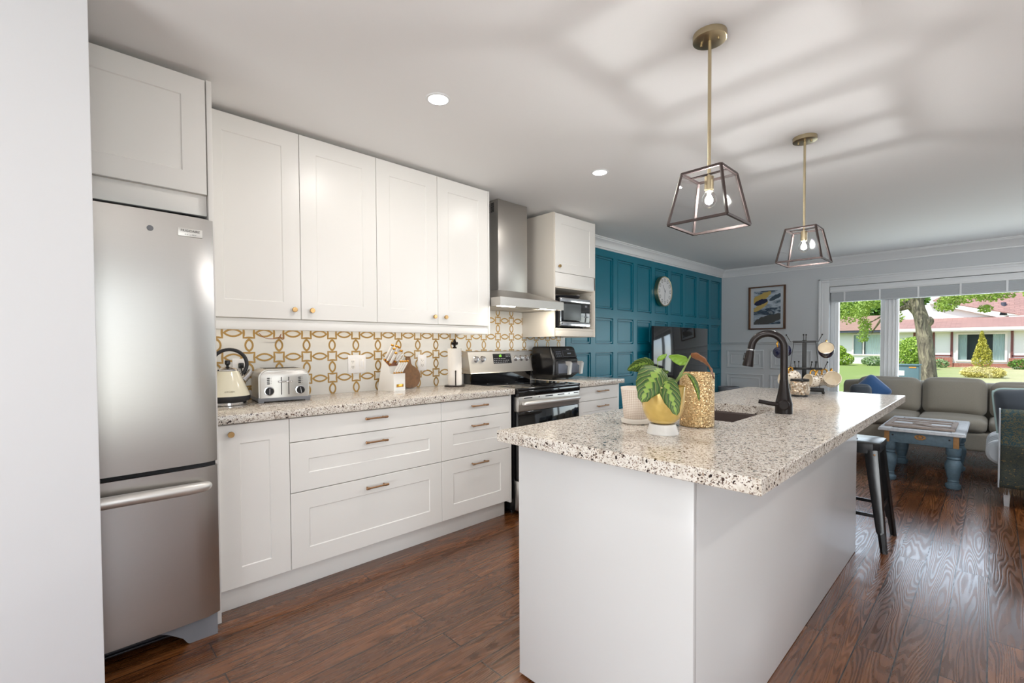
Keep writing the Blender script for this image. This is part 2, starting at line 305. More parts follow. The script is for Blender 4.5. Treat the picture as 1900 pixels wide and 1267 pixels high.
# ------------------------------------------------------------------ mesh helpers
def sup(name): return name
class M:
    """collects shapes; build() links them as ONE mesh object"""
    def __init__(s, o=(0, 0, 0)):
        s.bm = bmesh.new(); s.o = Vector(o.location) if hasattr(o, 'location') else Vector(o); s.mi = 0
        s.uv = s.bm.loops.layers.uv.new('UVMap')
    def V(s, p): return s.bm.verts.new(Vector(p) - s.o)
    def F(s, vs, smooth=True):
        try: f = s.bm.faces.new(vs)
        except ValueError: return None
        f.material_index = s.mi; f.smooth = smooth; return f
    def quad(s, a, b, c, d): return s.F([s.V(p) for p in (a, b, c, d)])
    def box(s, x0, x1, y0, y1, z0, z1, bv=0, seg=2):
        if x1 < x0: x0, x1 = x1, x0
        if y1 < y0: y0, y1 = y1, y0
        if z1 < z0: z0, z1 = z1, z0
        v = [s.V(p) for p in ((x0, y0, z0), (x1, y0, z0), (x1, y1, z0), (x0, y1, z0), (x0, y0, z1), (x1, y0, z1), (x1, y1, z1), (x0, y1, z1))]
        fs = [s.F([v[i] for i in q]) for q in ((3, 2, 1, 0), (4, 5, 6, 7), (0, 1, 5, 4), (1, 2, 6, 5), (2, 3, 7, 6), (3, 0, 4, 7))]
        if bv:
            bv = min(bv, .45*min(x1-x0, y1-y0, z1-z0))
            es = list({e for f in fs for e in f.edges})
            r = bmesh.ops.bevel(s.bm, geom=es, offset=bv, segments=seg, affect='EDGES', profile=.5, clamp_overlap=True)
            for f in r['faces']: f.material_index = s.mi; f.smooth = True
        return s
    def obox(s, c, ax, ay, az, bv=0):
        """oriented box: centre and three half-axis vectors"""
        c, ax, ay, az = map(Vector, (c, ax, ay, az))
        v = [s.V(c + ax*i + ay*j + az*k) for i, j, k in ((-1, -1, -1), (1, -1, -1), (1, 1, -1), (-1, 1, -1), (-1, -1, 1), (1, -1, 1), (1, 1, 1), (-1, 1, 1))]
        fs = [s.F([v[i] for i in q]) for q in ((3, 2, 1, 0), (4, 5, 6, 7), (0, 1, 5, 4), (1, 2, 6, 5), (2, 3, 7, 6), (3, 0, 4, 7))]
        if bv:
            r = bmesh.ops.bevel(s.bm, geom=list({e for f in fs for e in f.edges}), offset=bv, segments=2, affect='EDGES', profile=.5)
            for f in r['faces']: f.material_index = s.mi; f.smooth = True
        return s
    def bar(s, p0, p1, wd, th, up=(0, 0, 1), bv=0):
        p0, p1 = Vector(p0), Vector(p1); d = p1-p0; u = Vector(up); a = d.cross(u).normalized()*wd/2; b = a.cross(d).normalized()*th/2
        return s.obox((p0+p1)/2, d/2, a, b, bv)
    def ring(s, c, r, ax, ay, n): return [s.V(Vector(c) + Vector(ax)*r*cos(2*pi*i/n) + Vector(ay)*r*sin(2*pi*i/n)) for i in range(n)]
    def skin(s, rings, cap0=True, cap1=True, closed=True):
        n = len(rings[0])
        for a, b in zip(rings, rings[1:]):
            for i in range(n if closed else n-1): s.F([a[i], a[(i+1) % n], b[(i+1) % n], b[i]])
        if cap0: s.F(list(reversed(rings[0])))
        if cap1: s.F(rings[-1])
        return s
    def cyl(s, p0, p1, r0, r1=None, n=20):
        p0, p1 = Vector(p0), Vector(p1); d = (p1-p0).normalized(); r1 = r0 if r1 is None else r1
        ax = d.orthogonal().normalized(); ay = d.cross(ax)
        return s.skin([s.ring(p0, r0, ax, ay, n), s.ring(p1, r1, ax, ay, n)])
    def lathe(s, c, prof, n=32, axis=(0, 0, 1), cap=True):
        """prof: (radius, height) pairs from the bottom up, round axis through c"""
        c, d = Vector(c), Vector(axis).normalized(); ax = d.orthogonal().normalized() if abs(d.z) < .999 else Vector((1, 0, 0)); ay = d.cross(ax)
        return s.skin([s.ring(c + d*h, max(r, 1e-5), ax, ay, n) for r, h in prof], cap, cap)
    def tube(s, pts, r, n=10, cap=True, flat=None):
        pts = [Vector(p) for p in pts]; rs = r if hasattr(r, '__len__') else [r]*len(pts)
        rings = []; prev = None
        for i, p in enumerate(pts):
            d = (pts[min(i+1, len(pts)-1)] - pts[max(i-1, 0)]).normalized()
            if prev is None: ax = d.orthogonal().normalized()
            else:
                ax = prev - d*prev.dot(d); ax.normalize()
            prev = ax; rings.append(s.ring(p, rs[i], ax, d.cross(ax), n))
        return s.skin(rings, cap, cap)
    def sph(s, c, r, n=16, sc=(1, 1, 1)):
        m = n//2; rings = []
        c = Vector(c)
        for j in range(1, m):
            th = pi*j/m
            rings.append([s.V(c + Vector((r*sc[0]*sin(th)*cos(2*pi*i/n), r*sc[1]*sin(th)*sin(2*pi*i/n), -r*sc[2]*cos(th)))) for i in range(n)])
        s.skin(rings, False, False); b = s.V(c - Vector((0, 0, r*sc[2]))); t = s.V(c + Vector((0, 0, r*sc[2])))
        for i in range(n):
            s.F([rings[0][(i+1) % n], rings[0][i], b]); s.F([rings[-1][i], rings[-1][(i+1) % n], t])
        return s
    def prism(s, pts, vec):
        """closed polygon (3-D points) pushed along vec"""
        a = [s.V(p) for p in pts]; b = [s.V(Vector(p)+Vector(vec)) for p in pts]
        s.F(list(reversed(a))); s.F(b)
        n = len(a)
        for i in range(n): s.F([a[i], a[(i+1) % n], b[(i+1) % n], b[i]])
        return s
    def soft(s, c, size, r=.05, bulge=(.02, .02, .02), n=10, rot=None):
        """upholstered block: rounded box that swells between its seams"""
        c = Vector(c); h = [x/2 for x in size]; R = rot or Matrix.Identity(3)
        def P(u):
            q = [u[i]*h[i] for i in range(3)]
            k = [max(-h[i]+r, min(h[i]-r, q[i])) for i in range(3)]
            d = Vector([q[i]-k[i] for i in range(3)])
            if d.length > 1e-9: d = d.normalized()*r
            p = Vector(k)+d
            for i in range(3):
                a, b = (i+1) % 3, (i+2) % 3
                p[i] += bulge[i]*(1-u[a]**2)*(1-u[b]**2)*u[i]
            return c + R @ p
        g = lambda t: sin(t*pi/2) if True else t
        ts = [-1 + 2*i/n for i in range(n+1)]; ts = [math.copysign(abs(t)**.75, t) for t in ts]
        cache = {}
        def vt(u):
            k = tuple(round(x, 6) for x in u)
            if k not in cache: cache[k] = s.V(P(u))
            return cache[k]
        for ax in range(3):
            for sg in (-1, 1):
                for i in range(n):
                    for j in range(n):
                        q = []
                        for (a, b) in ((i, j), (i+1, j), (i+1, j+1), (i, j+1)):
                            u = [0, 0, 0]; u[ax] = sg; u[(ax+1) % 3] = ts[a]; u[(ax+2) % 3] = ts[b]; q.append(vt(u))
                        s.F(q if sg > 0 else list(reversed(q)))
        return s
    def build(s, name, mats, parent=None, ang=38, solid=None):
        bmesh.ops.recalc_face_normals(s.bm, faces=s.bm.faces[:]) if solid is not False else None
        me = bpy.data.meshes.new(name); s.bm.to_mesh(me); s.bm.free()
        for m_ in (mats if isinstance(mats, (list, tuple)) else [mats]): me.materials.append(MT[m_] if isinstance(m_, str) else m_)
        me.set_sharp_from_angle(angle=radians(ang))
        o = bpy.data.objects.new(name, me); COL.objects.link(o)
        if parent is not None: o.parent = parent
        elif s.o.length: o.location = s.o
        return o
def props(o, label=None, cat=None, group=None, kind=None):
    if label: o['label'] = label
    if cat: o['category'] = cat
    if group: o['group'] = group
    if kind: o['kind'] = kind
    return o
def thing(name, label, cat, loc=(0, 0, 0), rz=0, group=None):
    o = bpy.data.objects.new(name, None); COL.objects.link(o); o.location = loc; o.rotation_euler = (0, 0, rz); o.empty_display_size = .05
    return props(o, label, cat, group)
def struct(name, m, mats, **kw): return props(m.build(name, mats, **kw), kind='structure')
def dup(root, loc, label=None, rz=None, group=None):
    r = root.copy(); COL.objects.link(r); r.location = loc
    if rz is not None: r.rotation_euler = (0, 0, rz)
    if label: r['label'] = label
    if group: r['group'] = group
    for ch in root.children:
        c = ch.copy(); COL.objects.link(c); c.parent = r
        for g in ch.children:
            d = g.copy(); COL.objects.link(d); d.parent = c
    return r
def text_mesh(m, body, origin, ux, uz, size, depth=.0006):
    """letters laid out from origin along ux, with uz up, as thin raised mesh"""
    cu = bpy.data.curves.new('lettering', 'FONT'); cu.body = body; cu.size = size; cu.resolution_u = 3; cu.align_x = 'CENTER'; cu.align_y = 'CENTER'
    ob = bpy.data.objects.new('lettering', cu); COL.objects.link(ob)
    bpy.context.view_layer.update()
    me = bpy.data.meshes.new_from_object(ob.evaluated_get(bpy.context.evaluated_depsgraph_get()))
    ux, uz = Vector(ux).normalized(), Vector(uz).normalized(); nn = ux.cross(uz); o = Vector(origin)
    vs = [m.V(o + ux*v.co.x + uz*v.co.y + nn*depth) for v in me.vertices]
    for p in me.polygons: m.F([vs[i] for i in p.vertices])
    bpy.data.objects.remove(ob); bpy.data.curves.remove(cu); bpy.data.meshes.remove(me)
def arc_pts(c, r, a0, a1, n, ax, ay):
    c, ax, ay = Vector(c), Vector(ax), Vector(ay)
    return [c + ax*r*cos(a0+(a1-a0)*i/n) + ay*r*sin(a0+(a1-a0)*i/n) for i in range(n+1)]
def bez(pts, n=12):
    """smooth curve through points (Catmull-Rom)"""
    P = [Vector(p) for p in pts]; P = [P[0]*2-P[1]] + P + [P[-1]*2-P[-2]]; out = []
    for i in range(1, len(P)-2):
        for k in range(n):
            t = k/n; a, b, c, d = P[i-1:i+3]
            out.append(.5*((2*b) + (c-a)*t + (2*a-5*b+4*c-d)*t*t + (3*b-a-3*c+d)*t**3))
    return out + [P[-2]]

# ------------------------------------------------------------------ the room
W, CEIL, FARY = -2.985, 2.38, 7.5
m = M(); m.box(-3.1, 2.7, -4.1, 7.62, -.12, 0); struct('floor', m, 'floor')
m = M(); m.box(-3.1, 2.7, -4.1, 7.7, CEIL, CEIL+.2); struct('ceiling', m, 'ceiling')
m = M(); m.box(-3.14, -3.012, -.35, 7.62, 0, CEIL); struct('wall_left', m, 'wall')
# the wall end beside the refrigerator, close to the camera, and the alcove behind it
m = M(); m.box(-2.07, -1.95, -4.0, .0885, 0, CEIL, .003); m.box(-3.12, -2.07, -.38, -.26, 0, CEIL); struct('wall_partition', m, 'wall')
WX0, WX1, WZ0, WZ1 = -1.552, 1.75, .52, 1.997
m = M(); m.box(-3.1, WX0, FARY, FARY+.16, 0, CEIL); m.box(WX1, 2.7, FARY, FARY+.16, 0, CEIL)
m.box(WX0, WX1, FARY, FARY+.16, WZ1, CEIL); m.box(WX0, WX1, FARY, FARY+.16, 0, WZ0); struct('wall_far', m, 'wall_far')
m = M(); m.box(2.6, 2.72, -4.1, -.85, 0, CEIL); m.box(2.6, 2.72, .62, 7.66, 0, CEIL); m.box(2.6, 2.72, -.85, .62, 0, .3); m.box(2.6, 2.72, -.85, .62, 2.1, CEIL); struct('wall_right', m, 'wall')
d = M(); d.box(2.59, 2.70, -.85, -.78, .3, 2.1, .004); d.box(2.59, 2.70, .55, .62, .3, 2.1, .004); d.box(2.59, 2.70, -.78, .55, 2.03, 2.1, .004); d.box(2.59, 2.70, -.78, .55, .3, .37, .004); w2 = struct('window_added', d, 'trim')  # side window added out of view for extra light
g = M(); g.box(2.65, 2.656, -.78, .55, .37, 2.03); g.build('window_pane', 'pane', w2)
m = M(); m.box(-2.07, -.75, -4.12, -4.0, 0, CEIL); m.box(1.95, 2.7, -4.12, -4.0, 0, CEIL); m.box(-.75, 1.95, -4.12, -4.0, 2.2, CEIL); struct('wall_back', m, 'wall')
d = M(); d.box(-.75, -.68, -4.1, -4.02, 0, 2.2, .005); d.box(1.88, 1.95, -4.1, -4.02, 0, 2.2, .005); d.box(-.68, 1.88, -4.1, -4.02, 2.12, 2.2, .005); d.box(.56, .64, -4.1, -4.02, 0.06, 2.12, .005); d.box(-.68, 1.88, -4.1, -4.02, 0, .06, .005)
dr = struct('door_added', d, 'trim')  # patio door added behind the camera for extra light
g = M(); g.box(-.68, .56, -4.066, -4.06, .06, 2.12); g.box(.64, 1.88, -4.066, -4.06, .06, 2.12); g.build('door_glass', 'pane', dr)

# teal panelled feature wall (square raised-moulding panels)
def panel_wall(m, x, y0, y1, z0, z1, cols, rows, th=.024, dep=.020):
    """boards proud of recessed fields, a bead round every field; x is the face"""
    ys = sorted({y0, y1, *[v for c in cols for v in c]}); zs = sorted({z0, z1, *[v for r_ in rows for v in r_]})
    isf = lambda a, b, lst: any(abs(a-p) < 1e-6 and abs(b-q) < 1e-6 for p, q in lst)
    for a, b in zip(ys, ys[1:]):
        for c, e in zip(zs, zs[1:]):
            if isf(a, b, cols) and isf(c, e, rows):
                lv = [(0, 0), (.0015, dep), (.011, dep), (.013, dep*.2), (.024, dep*.25), (.026, dep), (.034, dep), (.036, dep*.8)]
                rg = [[m.V((x-dp, a+i, c+i)), m.V((x-dp, b-i, c+i)), m.V((x-dp, b-i, e-i)), m.V((x-dp, a+i, e-i))] for i, dp in lv]
                for r0, r1 in zip(rg, rg[1:]):
                    for k in range(4): m.F([r0[k], r0[(k+1) % 4], r1[(k+1) % 4], r1[k]])
                m.F(rg[-1])
            else: m.quad((x, a, c), (x, b, c), (x, b, e), (x, a, e))
    m.quad((x-th, y0, z0), (x-th, y1, z0), (x-th, y1, z1), (x-th, y0, z1))
    m.quad((x-th, y0, z0), (x, y0, z0), (x, y0, z1), (x-th, y0, z1)); m.quad((x-th, y0, z1), (x, y0, z1), (x, y1, z1), (x-th, y1, z1))
    bmesh.ops.remove_doubles(m.bm, verts=m.bm.verts[:], dist=1e-5)
tc = [(4.493+.4213*k-.336, 4.493+.4213*k) for k in range(-1, 8)]
tr_ = [(.10, .39), (.485, .775), (.86, 1.145), (1.235, 1.523), (1.617, 2.193)]
m = M(); panel_wall(m, W, 3.66, 7.495, 0, CEIL, tc, tr_); struct('trim_1', m, 'teal', ang=25)

# crown moulding: left wall and far wall
CR = [(0, -.113), (.010, -.113), (.012, -.097), (.020, -.092), (.022, -.086), (.036, -.052), (.055, -.030), (.062, -.024), (.064, -.014), (.072, -.010), (.074, 0), (0, 0)]
def crown_y(m, y0, y1, x, miter0=0, miter1=0):
    a = [m.V((x+p, y0+miter0*p, CEIL+h)) for p, h in CR]; b = [m.V((x+p, y1-miter1*p, CEIL+h)) for p, h in CR]; m.skin([a, b])
def crown_x(m, x0, x1, y, miter0=0):
    a = [m.V((x0+miter0*p, y-p, CEIL+h)) for p, h in CR]; b = [m.V((x1, y-p, CEIL+h)) for p, h in CR]; m.skin([a, b])
m = M(); crown_y(m, 3.66, FARY, W, 0, 1); struct('trim_2', m, 'trim', ang=20)
m = M(); crown_x(m, W, 2.6, FARY, 1); struct('trim_3', m, 'trim', ang=20)
# chair rail, wainscot mouldings and baseboard on the far wall
m = M(); m.box(W, -1.68, FARY-.018, FARY, 1.229, 1.262, .006); m.box(W, -1.68, FARY-.03, FARY, 1.252, 1.262, .003)
def moulding(m, x0, x1, z0, z1, y):
    for i, wd, dp in ((0, .018, .012), (.055, .012, .007)):
        a, b, c, e = x0+i, x1-i, z0+i, z1-i
        m.box(a, b, y-dp, y, e-wd, e, .003); m.box(a, b, y-dp, y, c, c+wd, .003); m.box(a, a+wd, y-dp, y, c+wd, e-wd, .003); m.box(b-wd, b, y-dp, y, c+wd, e-wd, .003)
for x0, x1 in ((-2.897, -2.37), (-2.28, -1.755)):
    moulding(m, x0, x1, .868, 1.142, FARY); moulding(m, x0, x1, .20, .782, FARY)
struct('trim_4', m, 'wall_far')
m = M(); m.box(W, WX1+.9, FARY-.016, FARY, 0, .12, .004); struct('baseboard_far', m, 'trim')

# front window: casing, white frames, mullions, panes
m = M()
for a, b in ((-1.675, WX0), (WX1, WX1+.123)):
    m.box(a, b, FARY-.02, FARY, WZ0-.1, 2.105, .004)
m.box(-1.675, -1.655, FARY-.034, FARY, WZ0-.1, 2.105, .004); m.box(-1.64, -1.628, FARY-.026, FARY, WZ0-.1, 2.085, .004)
m.box(WX0, WX1, FARY-.02, FARY, WZ1, 2.105, .004); m.box(-1.675, WX1+.123, FARY-.034, FARY, 2.085, 2.105, .004); m.box(-1.64, WX1+.1, FARY-.026, FARY, 2.056, 2.07, .003)
m.box(-1.70, WX1+.15, FARY-.07, FARY+.16, WZ0-.03, WZ0, .008)
win = struct('window_1', m, 'trim')
m = M(); y0, y1 = FARY+.05, FARY+.13
m.box(WX0, -1.457, y0, y1, WZ0, WZ1, .006); m.box(-1.50, -1.49, y0-.008, y0, WZ0, WZ1, .003)
for a, b in ((-1.010, -.831), (.95, 1.129)):
    m.box(a, b, y0, y1, WZ0, WZ1, .006); cx = (a+b)/2
    for o_ in (-.05, -.012, .03, .062): m.box(cx+o_, cx+o_+.012, y0-.01, y0, WZ0, WZ1, .003)
m.box(WX1-.095, WX1, y0, y1, WZ0, WZ1, .006); m.box(WX0, WX1, y0, y1, WZ1-.06, WZ1, .006); m.box(WX0, WX1, y0, y1, WZ0, WZ0+.06, .006)
m.build('window_frame', 'trim', win)
for a, b in ((-1.457, -1.010), (-.831, .95), (1.129, WX1-.095)):
    m = M(); m.box(a, b, FARY+.092, FARY+.096, WZ0+.06, WZ1-.06); m.build('window_pane', 'pane', win)

# raised blind stacked under its headrail
t = thing('window_blind', 'white slatted blind drawn up tight under the head of the front window', 'blind', (0, FARY+.02, 1.79))
m = M(t); m.box(WX0+.004, WX1-.01, FARY-.012, FARY+.045, 1.912, 1.992, .006); m.box(WX0+.004, WX1-.01, FARY-.016, FARY-.012, 1.935, 1.945); m.build('headrail', 'trim', t)
m = M(t)
for i in range(9): m.box(WX0+.018, WX1-.02, FARY-.008, FARY+.042, 1.806+i*.0118, 1.8122+i*.0118); m.box(WX0+.018, WX1-.02, FARY+.006, FARY+.042, 1.8122+i*.0118, 1.8178+i*.0118)
MT['slat'] = mat('blind_slat', lin(206, 210, 214), .5, bump=(60, .02)); m.build('slat_stack', 'slat', t)
m = M(t); m.box(WX0+.018, WX1-.02, FARY-.010, FARY+.044, 1.784, 1.804, .005); m.build('bottom_rail', 'slat', t)
for k in range(9):
    x = WX0+.16+k*.37; m = M(t); m.box(x, x+.018, FARY-.013, FARY-.008, 1.79, 1.915); m.build('ladder_tape', 'trim', t)
for x in (WX0+.035, WX0+.05):
    m = M(t); m.tube([(x, FARY-.014, 1.92), (x, FARY-.016, 1.3), (x, FARY-.014, .95)], .0018, 6); m.build('pull_cord', 'trim', t)
# ------------------------------------------------------------------ backsplash: white tile with gold inlay chain
def backsplash():
    m = M(); y0, y1, z0, z1 = .47, 3.644, .88, 1.62
    m.box(-3.011, W, y0, y1, z0, z1); x = W+.0008; m.mi = 1
    py, pz, oy, oz = .1617, .1405, 1.116, 1.158
    def strip(outer, inner):
        a = [m.V((x, p, q)) for p, q in outer]; b = [m.V((x, p, q)) for p, q in inner]; n = len(a)
        for i in range(n): m.F([a[i], a[(i+1) % n], b[(i+1) % n], b[i]])
    ok = lambda a, b, c, e: a > y0 and b < y1 and c > z0 and e < z1
    def lens(cy, cz, hl, hw, horiz, t=.0064):
        def outline(l, w_, n=9):
            R = (l*l+w_*w_)/(2*w_); th = math.asin(min(1, l/R)); pts = []
            for i in range(n): a = -th+2*th*i/(n-1); pts.append((R*sin(a), R*cos(a)-(R-w_)))
            for i in range(1, n-1): a = th-2*th*i/(n-1); pts.append((R*sin(a), -(R*cos(a)-(R-w_))))
            return pts
        sw = (lambda p: (cy+p[0], cz+p[1])) if horiz else (lambda p: (cy+p[1], cz+p[0]))
        strip([sw(p) for p in outline(hl, hw)], [sw(p) for p in outline(hl-t*2.2, hw-t*1.6)])
    def square(cy, cz, h=.032, t=.0085):
        def o_(hh, dip):
            pts = []
            for (ax, ay), (bx, by) in (((-1, -1), (1, -1)), ((1, -1), (1, 1)), ((1, 1), (-1, 1)), ((-1, 1), (-1, -1))):
                for i in range(4):
                    f = i/4; px, pz_ = ax+(bx-ax)*f, ay+(by-ay)*f; k = 1-dip*(1-(2*f-1)**2)
                    pts.append((cy+hh*(px*k if ax == bx else px), cz+hh*(pz_*k if ay == by else pz_)))
            return pts
        strip(o_(h, 0), o_(h-t, .13))
    for i in range(-5, 17):
        for j in range(-3, 4):
            cy, cz = oy+i*py, oz+j*pz
            if ok(cy-.033, cy+.033, cz-.033, cz+.033): square(cy, cz)
            if ok(cy+.02, cy+py-.02, cz-.03, cz+.03): lens(cy+py/2, cz, py/2-.030, .0245, True)
            if ok(cy-.03, cy+.03, cz+.02, cz+pz-.02): lens(cy, cz+pz/2, pz/2-.030, .0245, False)
    return m.build('trim_5', ['tile', 'inlay'], solid=False)
props(backsplash(), kind='structure')

# ------------------------------------------------------------------ cabinets
def shaker(m, xf, y0, y1, z0, z1, fr=.087, th=.019, rec=.004, flat=False):
    """door or drawer front facing +X: square-edged frame round a recessed field"""
    lv = [(0, th), (0, .0015), (.0015, 0)] + ([] if flat else [(fr, 0), (fr+.004, rec)])
    rg = [[m.V((xf-dp, a, b)) for a, b in ((y0+i, z0+i), (y1-i, z0+i), (y1-i, z1-i), (y0+i, z1-i))] for i, dp in lv]
    return m.skin(rg)
def knob(par, x, y, z):
    m = M(par_origin(par)); m.lathe((x, y, z), [(.006, 0), (.006, .010), (.0125, .012), (.0135, .015), (.0135, .022), (.012, .0245)], 20, (1, 0, 0)); return m.build('knob', 'brass', par)
def par_origin(p):
    while p.parent: p = p.parent
    return p.location.copy()
def pull(par, x, y0, y1, z):
    m = M(par_origin(par)); xx = x+.030
    m.cyl((xx, y0, z), (xx, y1, z), .0048, n=12)
    for y in (y0, y1):
        e = .016 if y == y0 else -.016; m.cyl((xx, y, z), (xx, y+e, z), .0064, n=12)
        m.cyl((x, y+e*.8, z), (xx, y+e*.8, z), .0042, n=10); m.sph((xx, y, z), .0066, 10)
    return m.build('handle', 'pull', par)
XU, XD = -2.605, -2.39
def carcass(t, x0, x1, y0, y1, z0, z1, mt='cab_in', name='carcass'):
    m = M(t); m.box(x0, x1, y0, y1, z0, z1, .001); return m.build(name, mt, t)
def door(t, xf, y0, y1, z0, z1, flat=False, fr=.087, name='door'):
    m = M(t); shaker(m, xf, y0+.0015, y1-.0015, z0+.0015, z1-.0015, fr, flat=flat); return m.build(name, 'cab', t, ang=20)

UZ0, UZ1 = 1.364, 2.355
def wall_unit(y0, ym, y1, label, k0, k1):
    t = thing('wall_cabinet', label, 'cabinet', (W, (y0+y1)/2, UZ0), group='white wall cabinets over the worktop')
    carcass(t, W, XU-.0205, y0+.0005, y1-.0005, UZ0, UZ1)
    for a, b, ky in ((y0, ym, k0), (ym, y1, k1)):
        d = door(t, XU, a, b, UZ0, UZ1); knob(d, XU, ky, 1.415)
    return t
u1 = wall_unit(.4985, .949, 1.397, 'white two-door wall cabinet above the toaster, next to the refrigerator', .910, 1.002)
u2 = wall_unit(1.397, 1.842, 2.290, 'white two-door wall cabinet above the knife block, next to the range hood', 1.807, 1.897)
m = M(u2); m.box(W, XU, 2.2905, 2.306, 1.305, UZ1, .001); m.build('end_panel', 'cab', u2)
t = thing('light_rail', 'white light rail strip along the underside of the wall cabinets', 'trim', (XU-.03, 1.39, 1.306))
m = M(t); m.box(XU-.052, XU-.018, .4985, 2.290, 1.306, 1.3635, .002); m.box(XU-.018, XU-.004, .4985, 2.290, 1.306, 1.348, .002); m.build('rail', 'cab', t)
light('under_cabinet_light', 'AREA', (W+.10, 1.39, 1.355), UNDER_W, (1, .90, .76), target=(W+.17, 1.39, .9), shape='RECTANGLE', size=1.7, size_y=.03)
# cabinet over the refrigerator
XF = -2.36
t = thing('bridge_cabinet', 'white single-door cabinet above the steel refrigerator with side panel', 'cabinet', (W, .12, 1.855))
carcass(t, W, XF-.0205, -.2595, .478, 1.868, UZ1)
d = door(t, XF, -.2595, .476, 1.868, UZ1, fr=.085)
m = M(t); m.box(XF-.04, XF-.018, -.2595, .476, 1.782, 1.8675, .001); m.build('filler_strip', 'cab', t)
m = M(t); m.box(W, XF+.002, .4785, .498, 0, UZ1+.002, .001); m.build('side_panel', 'cab', t)

BZ0, BZ1 = .118, .868
def base_unit(label, y0, y1):
    t = thing('base_cabinet', label, 'cabinet', (W, (y0+y1)/2, BZ0), group='white base cabinets under the granite worktop')
    carcass(t, W+.002, XD-.0205, y0+.0005, y1-.0005, BZ0, .874); return t
t = base_unit('narrow white base cabinet with one tall door beside the refrigerator', .4995, .806)
d = door(t, XD, .4995, .806, BZ0, BZ1, fr=.088); knob(d, XD, .551, .825)
def drawers(label, y0, y1, h0, h1):
    t = base_unit(label, y0, y1)
    for z0, z1, fl, zh in ((.748, BZ1, True, .825), (.4965, .747, False, .6945), (BZ0, .4955, False, .444)):
        d = door(t, XD, y0, y1, z0, z1, flat=fl, name='drawer', fr=.088); pull(d, XD, h0, h1, zh)
    return t
t = drawers('wide white three-drawer base cabinet under the knife block', .806, 1.708, 1.194, 1.320)
t2 = drawers('medium white three-drawer base cabinet left of the oven range', 1.708, 2.298, 1.938, 2.069)
m = M(t2); m.box(W+.002, XD+.001, 2.2985, 2.312, 0.10, .874, .001); m.build('end_panel', 'cab', t2)
t3 = drawers('white three-drawer base cabinet under the air fryer, right of the range', 3.062, 3.672, 3.336, 3.483)
m = M(t3); m.box(W+.002, XD+.001, 3.6725, 3.687, 0.0, .874, .001); m.build('end_panel', 'cab', t3)
props(M((0, 0, 0)).box(-2.466, -2.450, .499, 2.298, 0, .1165, .001).build('toe_kick', 'cab'), 'long white toe kick board under the left run of base cabinets', 'trim')
props(M((0, 0, 0)).box(-2.466, -2.450, 3.062, 3.672, 0, .1165, .001).build('toe_kick', 'cab'), 'short white toe kick board under the cabinet right of the range', 'trim')
def slab(name, label, x0, x1, y0, y1, z0=.8745, z1=.915):
    m = M(((x0+x1)/2, (y0+y1)/2, z0)); m.box(x0, x1, y0, y1, z0, z1, .003); return props(m.build(name, 'granite'), label, 'worktop')
slab('worktop', 'long speckled granite worktop between refrigerator and oven range', W+.001, -2.363, .4995, 2.328)
slab('worktop', 'short speckled granite worktop right of the range under the air fryer', W+.001, -2.363, 3.047, 3.742)

# microwave cabinet
t = thing('microwave_cabinet', 'tall white wall cabinet with an open microwave shelf beside the range hood', 'cabinet', (W, 3.33, 1.30))
MY0, MY1 = 3.032, 3.622
m = M(t); m.box(W, XU, MY0, MY0+.018, 1.297, 2.352, .001); m.box(W, XU, MY1-.018, MY1, 1.297, 2.352, .001)
m.box(W, XU-.022, MY0+.018, MY1-.018, 1.84, 2.352); m.box(W, XU-.004, MY0+.018, MY1-.018, 1.716, 1.734, .001)
m.box(W, XU-.004, MY0+.018, MY1-.018, 1.352, 1.372, .001); m.box(W, W+.012, MY0+.018, MY1-.018, 1.372, 1.72)
m.box(XU-.03, XU-.004, MY0+.018, MY1-.018, 1.30, 1.352, .002); m.build('carcass', 'cab_in', t)
d = door(t, XU+.001, MY0+.018, MY1-.003, 1.848, 2.350, fr=.08); knob(d, XU, 3.094, 1.90)
m = M(t); m.box(XU-.02, XU, MY0+.019, MY1-.004, 1.727, 1.846, .001); m.build('fascia', 'cab', t)
for i in range(10): m = M(t); m.lathe((XU-.04, MY1-.018, 1.40+i*.032), [(.0025, 0), (.0025, .0006)], 8, (0, -1, 0)); m.build('shelf_pin_hole', 'gap', t)

# microwave
t = thing('microwave', 'steel and black microwave oven on the open shelf of the wall cabinet', 'microwave', (-2.78, 3.33, 1.373))
y0, y1, xf, z0, z1 = 3.108, 3.535, -2.598, 1.388, 1.637
m = M(t); m.box(-2.95, xf-.022, y0+.004, y1-.004, z0, z1-.004, .004)
for yy in (y0+.05, y1-.05):
    for xx in (-2.92, -2.66): m.cyl((xx, yy, 1.3735), (xx, yy, z0+.002), .012, n=10)
m.build('body', 'dark_plastic', t)
m = M(t); m.box(xf-.022, xf, y0, y1, z1-.037, z1, .003); m.box(xf-.022, xf, y0, y1, z0, z0+.040, .003); m.box(xf-.022, xf-.001, y0, y0+.012, z0+.04, z1-.037)
fr = m.build('front_frame', 'chrome', t)
m = M(t); m.box(xf-.022, xf-.003, y0+.012, y1-.002, z0+.040, z1-.037, .001); wd_ = m.build('door_glass', 'blackglass', t)
MT['mesh_grey'] = mat('microwave_window', lin(84, 90, 92), .3, bump=(900, .1)); m = M(t); m.box(xf-.004, xf-.002, y0+.045, y1-.135, z0+.055, z1-.052, .0005); m.build('window', 'mesh_grey', wd_)
m = M(t)
m.lathe((xf, y0+.022, z0+.021), [(.006, 0), (.006, .0008)], 14, (1, 0, 0))
m.build('emblem', 'gap', fr)
m = M(t); m.box(xf-.003, xf-.001, y1-.075, y1-.045, z1-.072, z1-.055); m.build('clock_display', 'grey_plastic', wd_)
for i in range(2): m = M(t); m.box(xf-.003, xf-.001, y1-.085+i*.035, y1-.062+i*.035, z0+.085, z0+.095); m.build('button', 'grey_plastic', wd_)
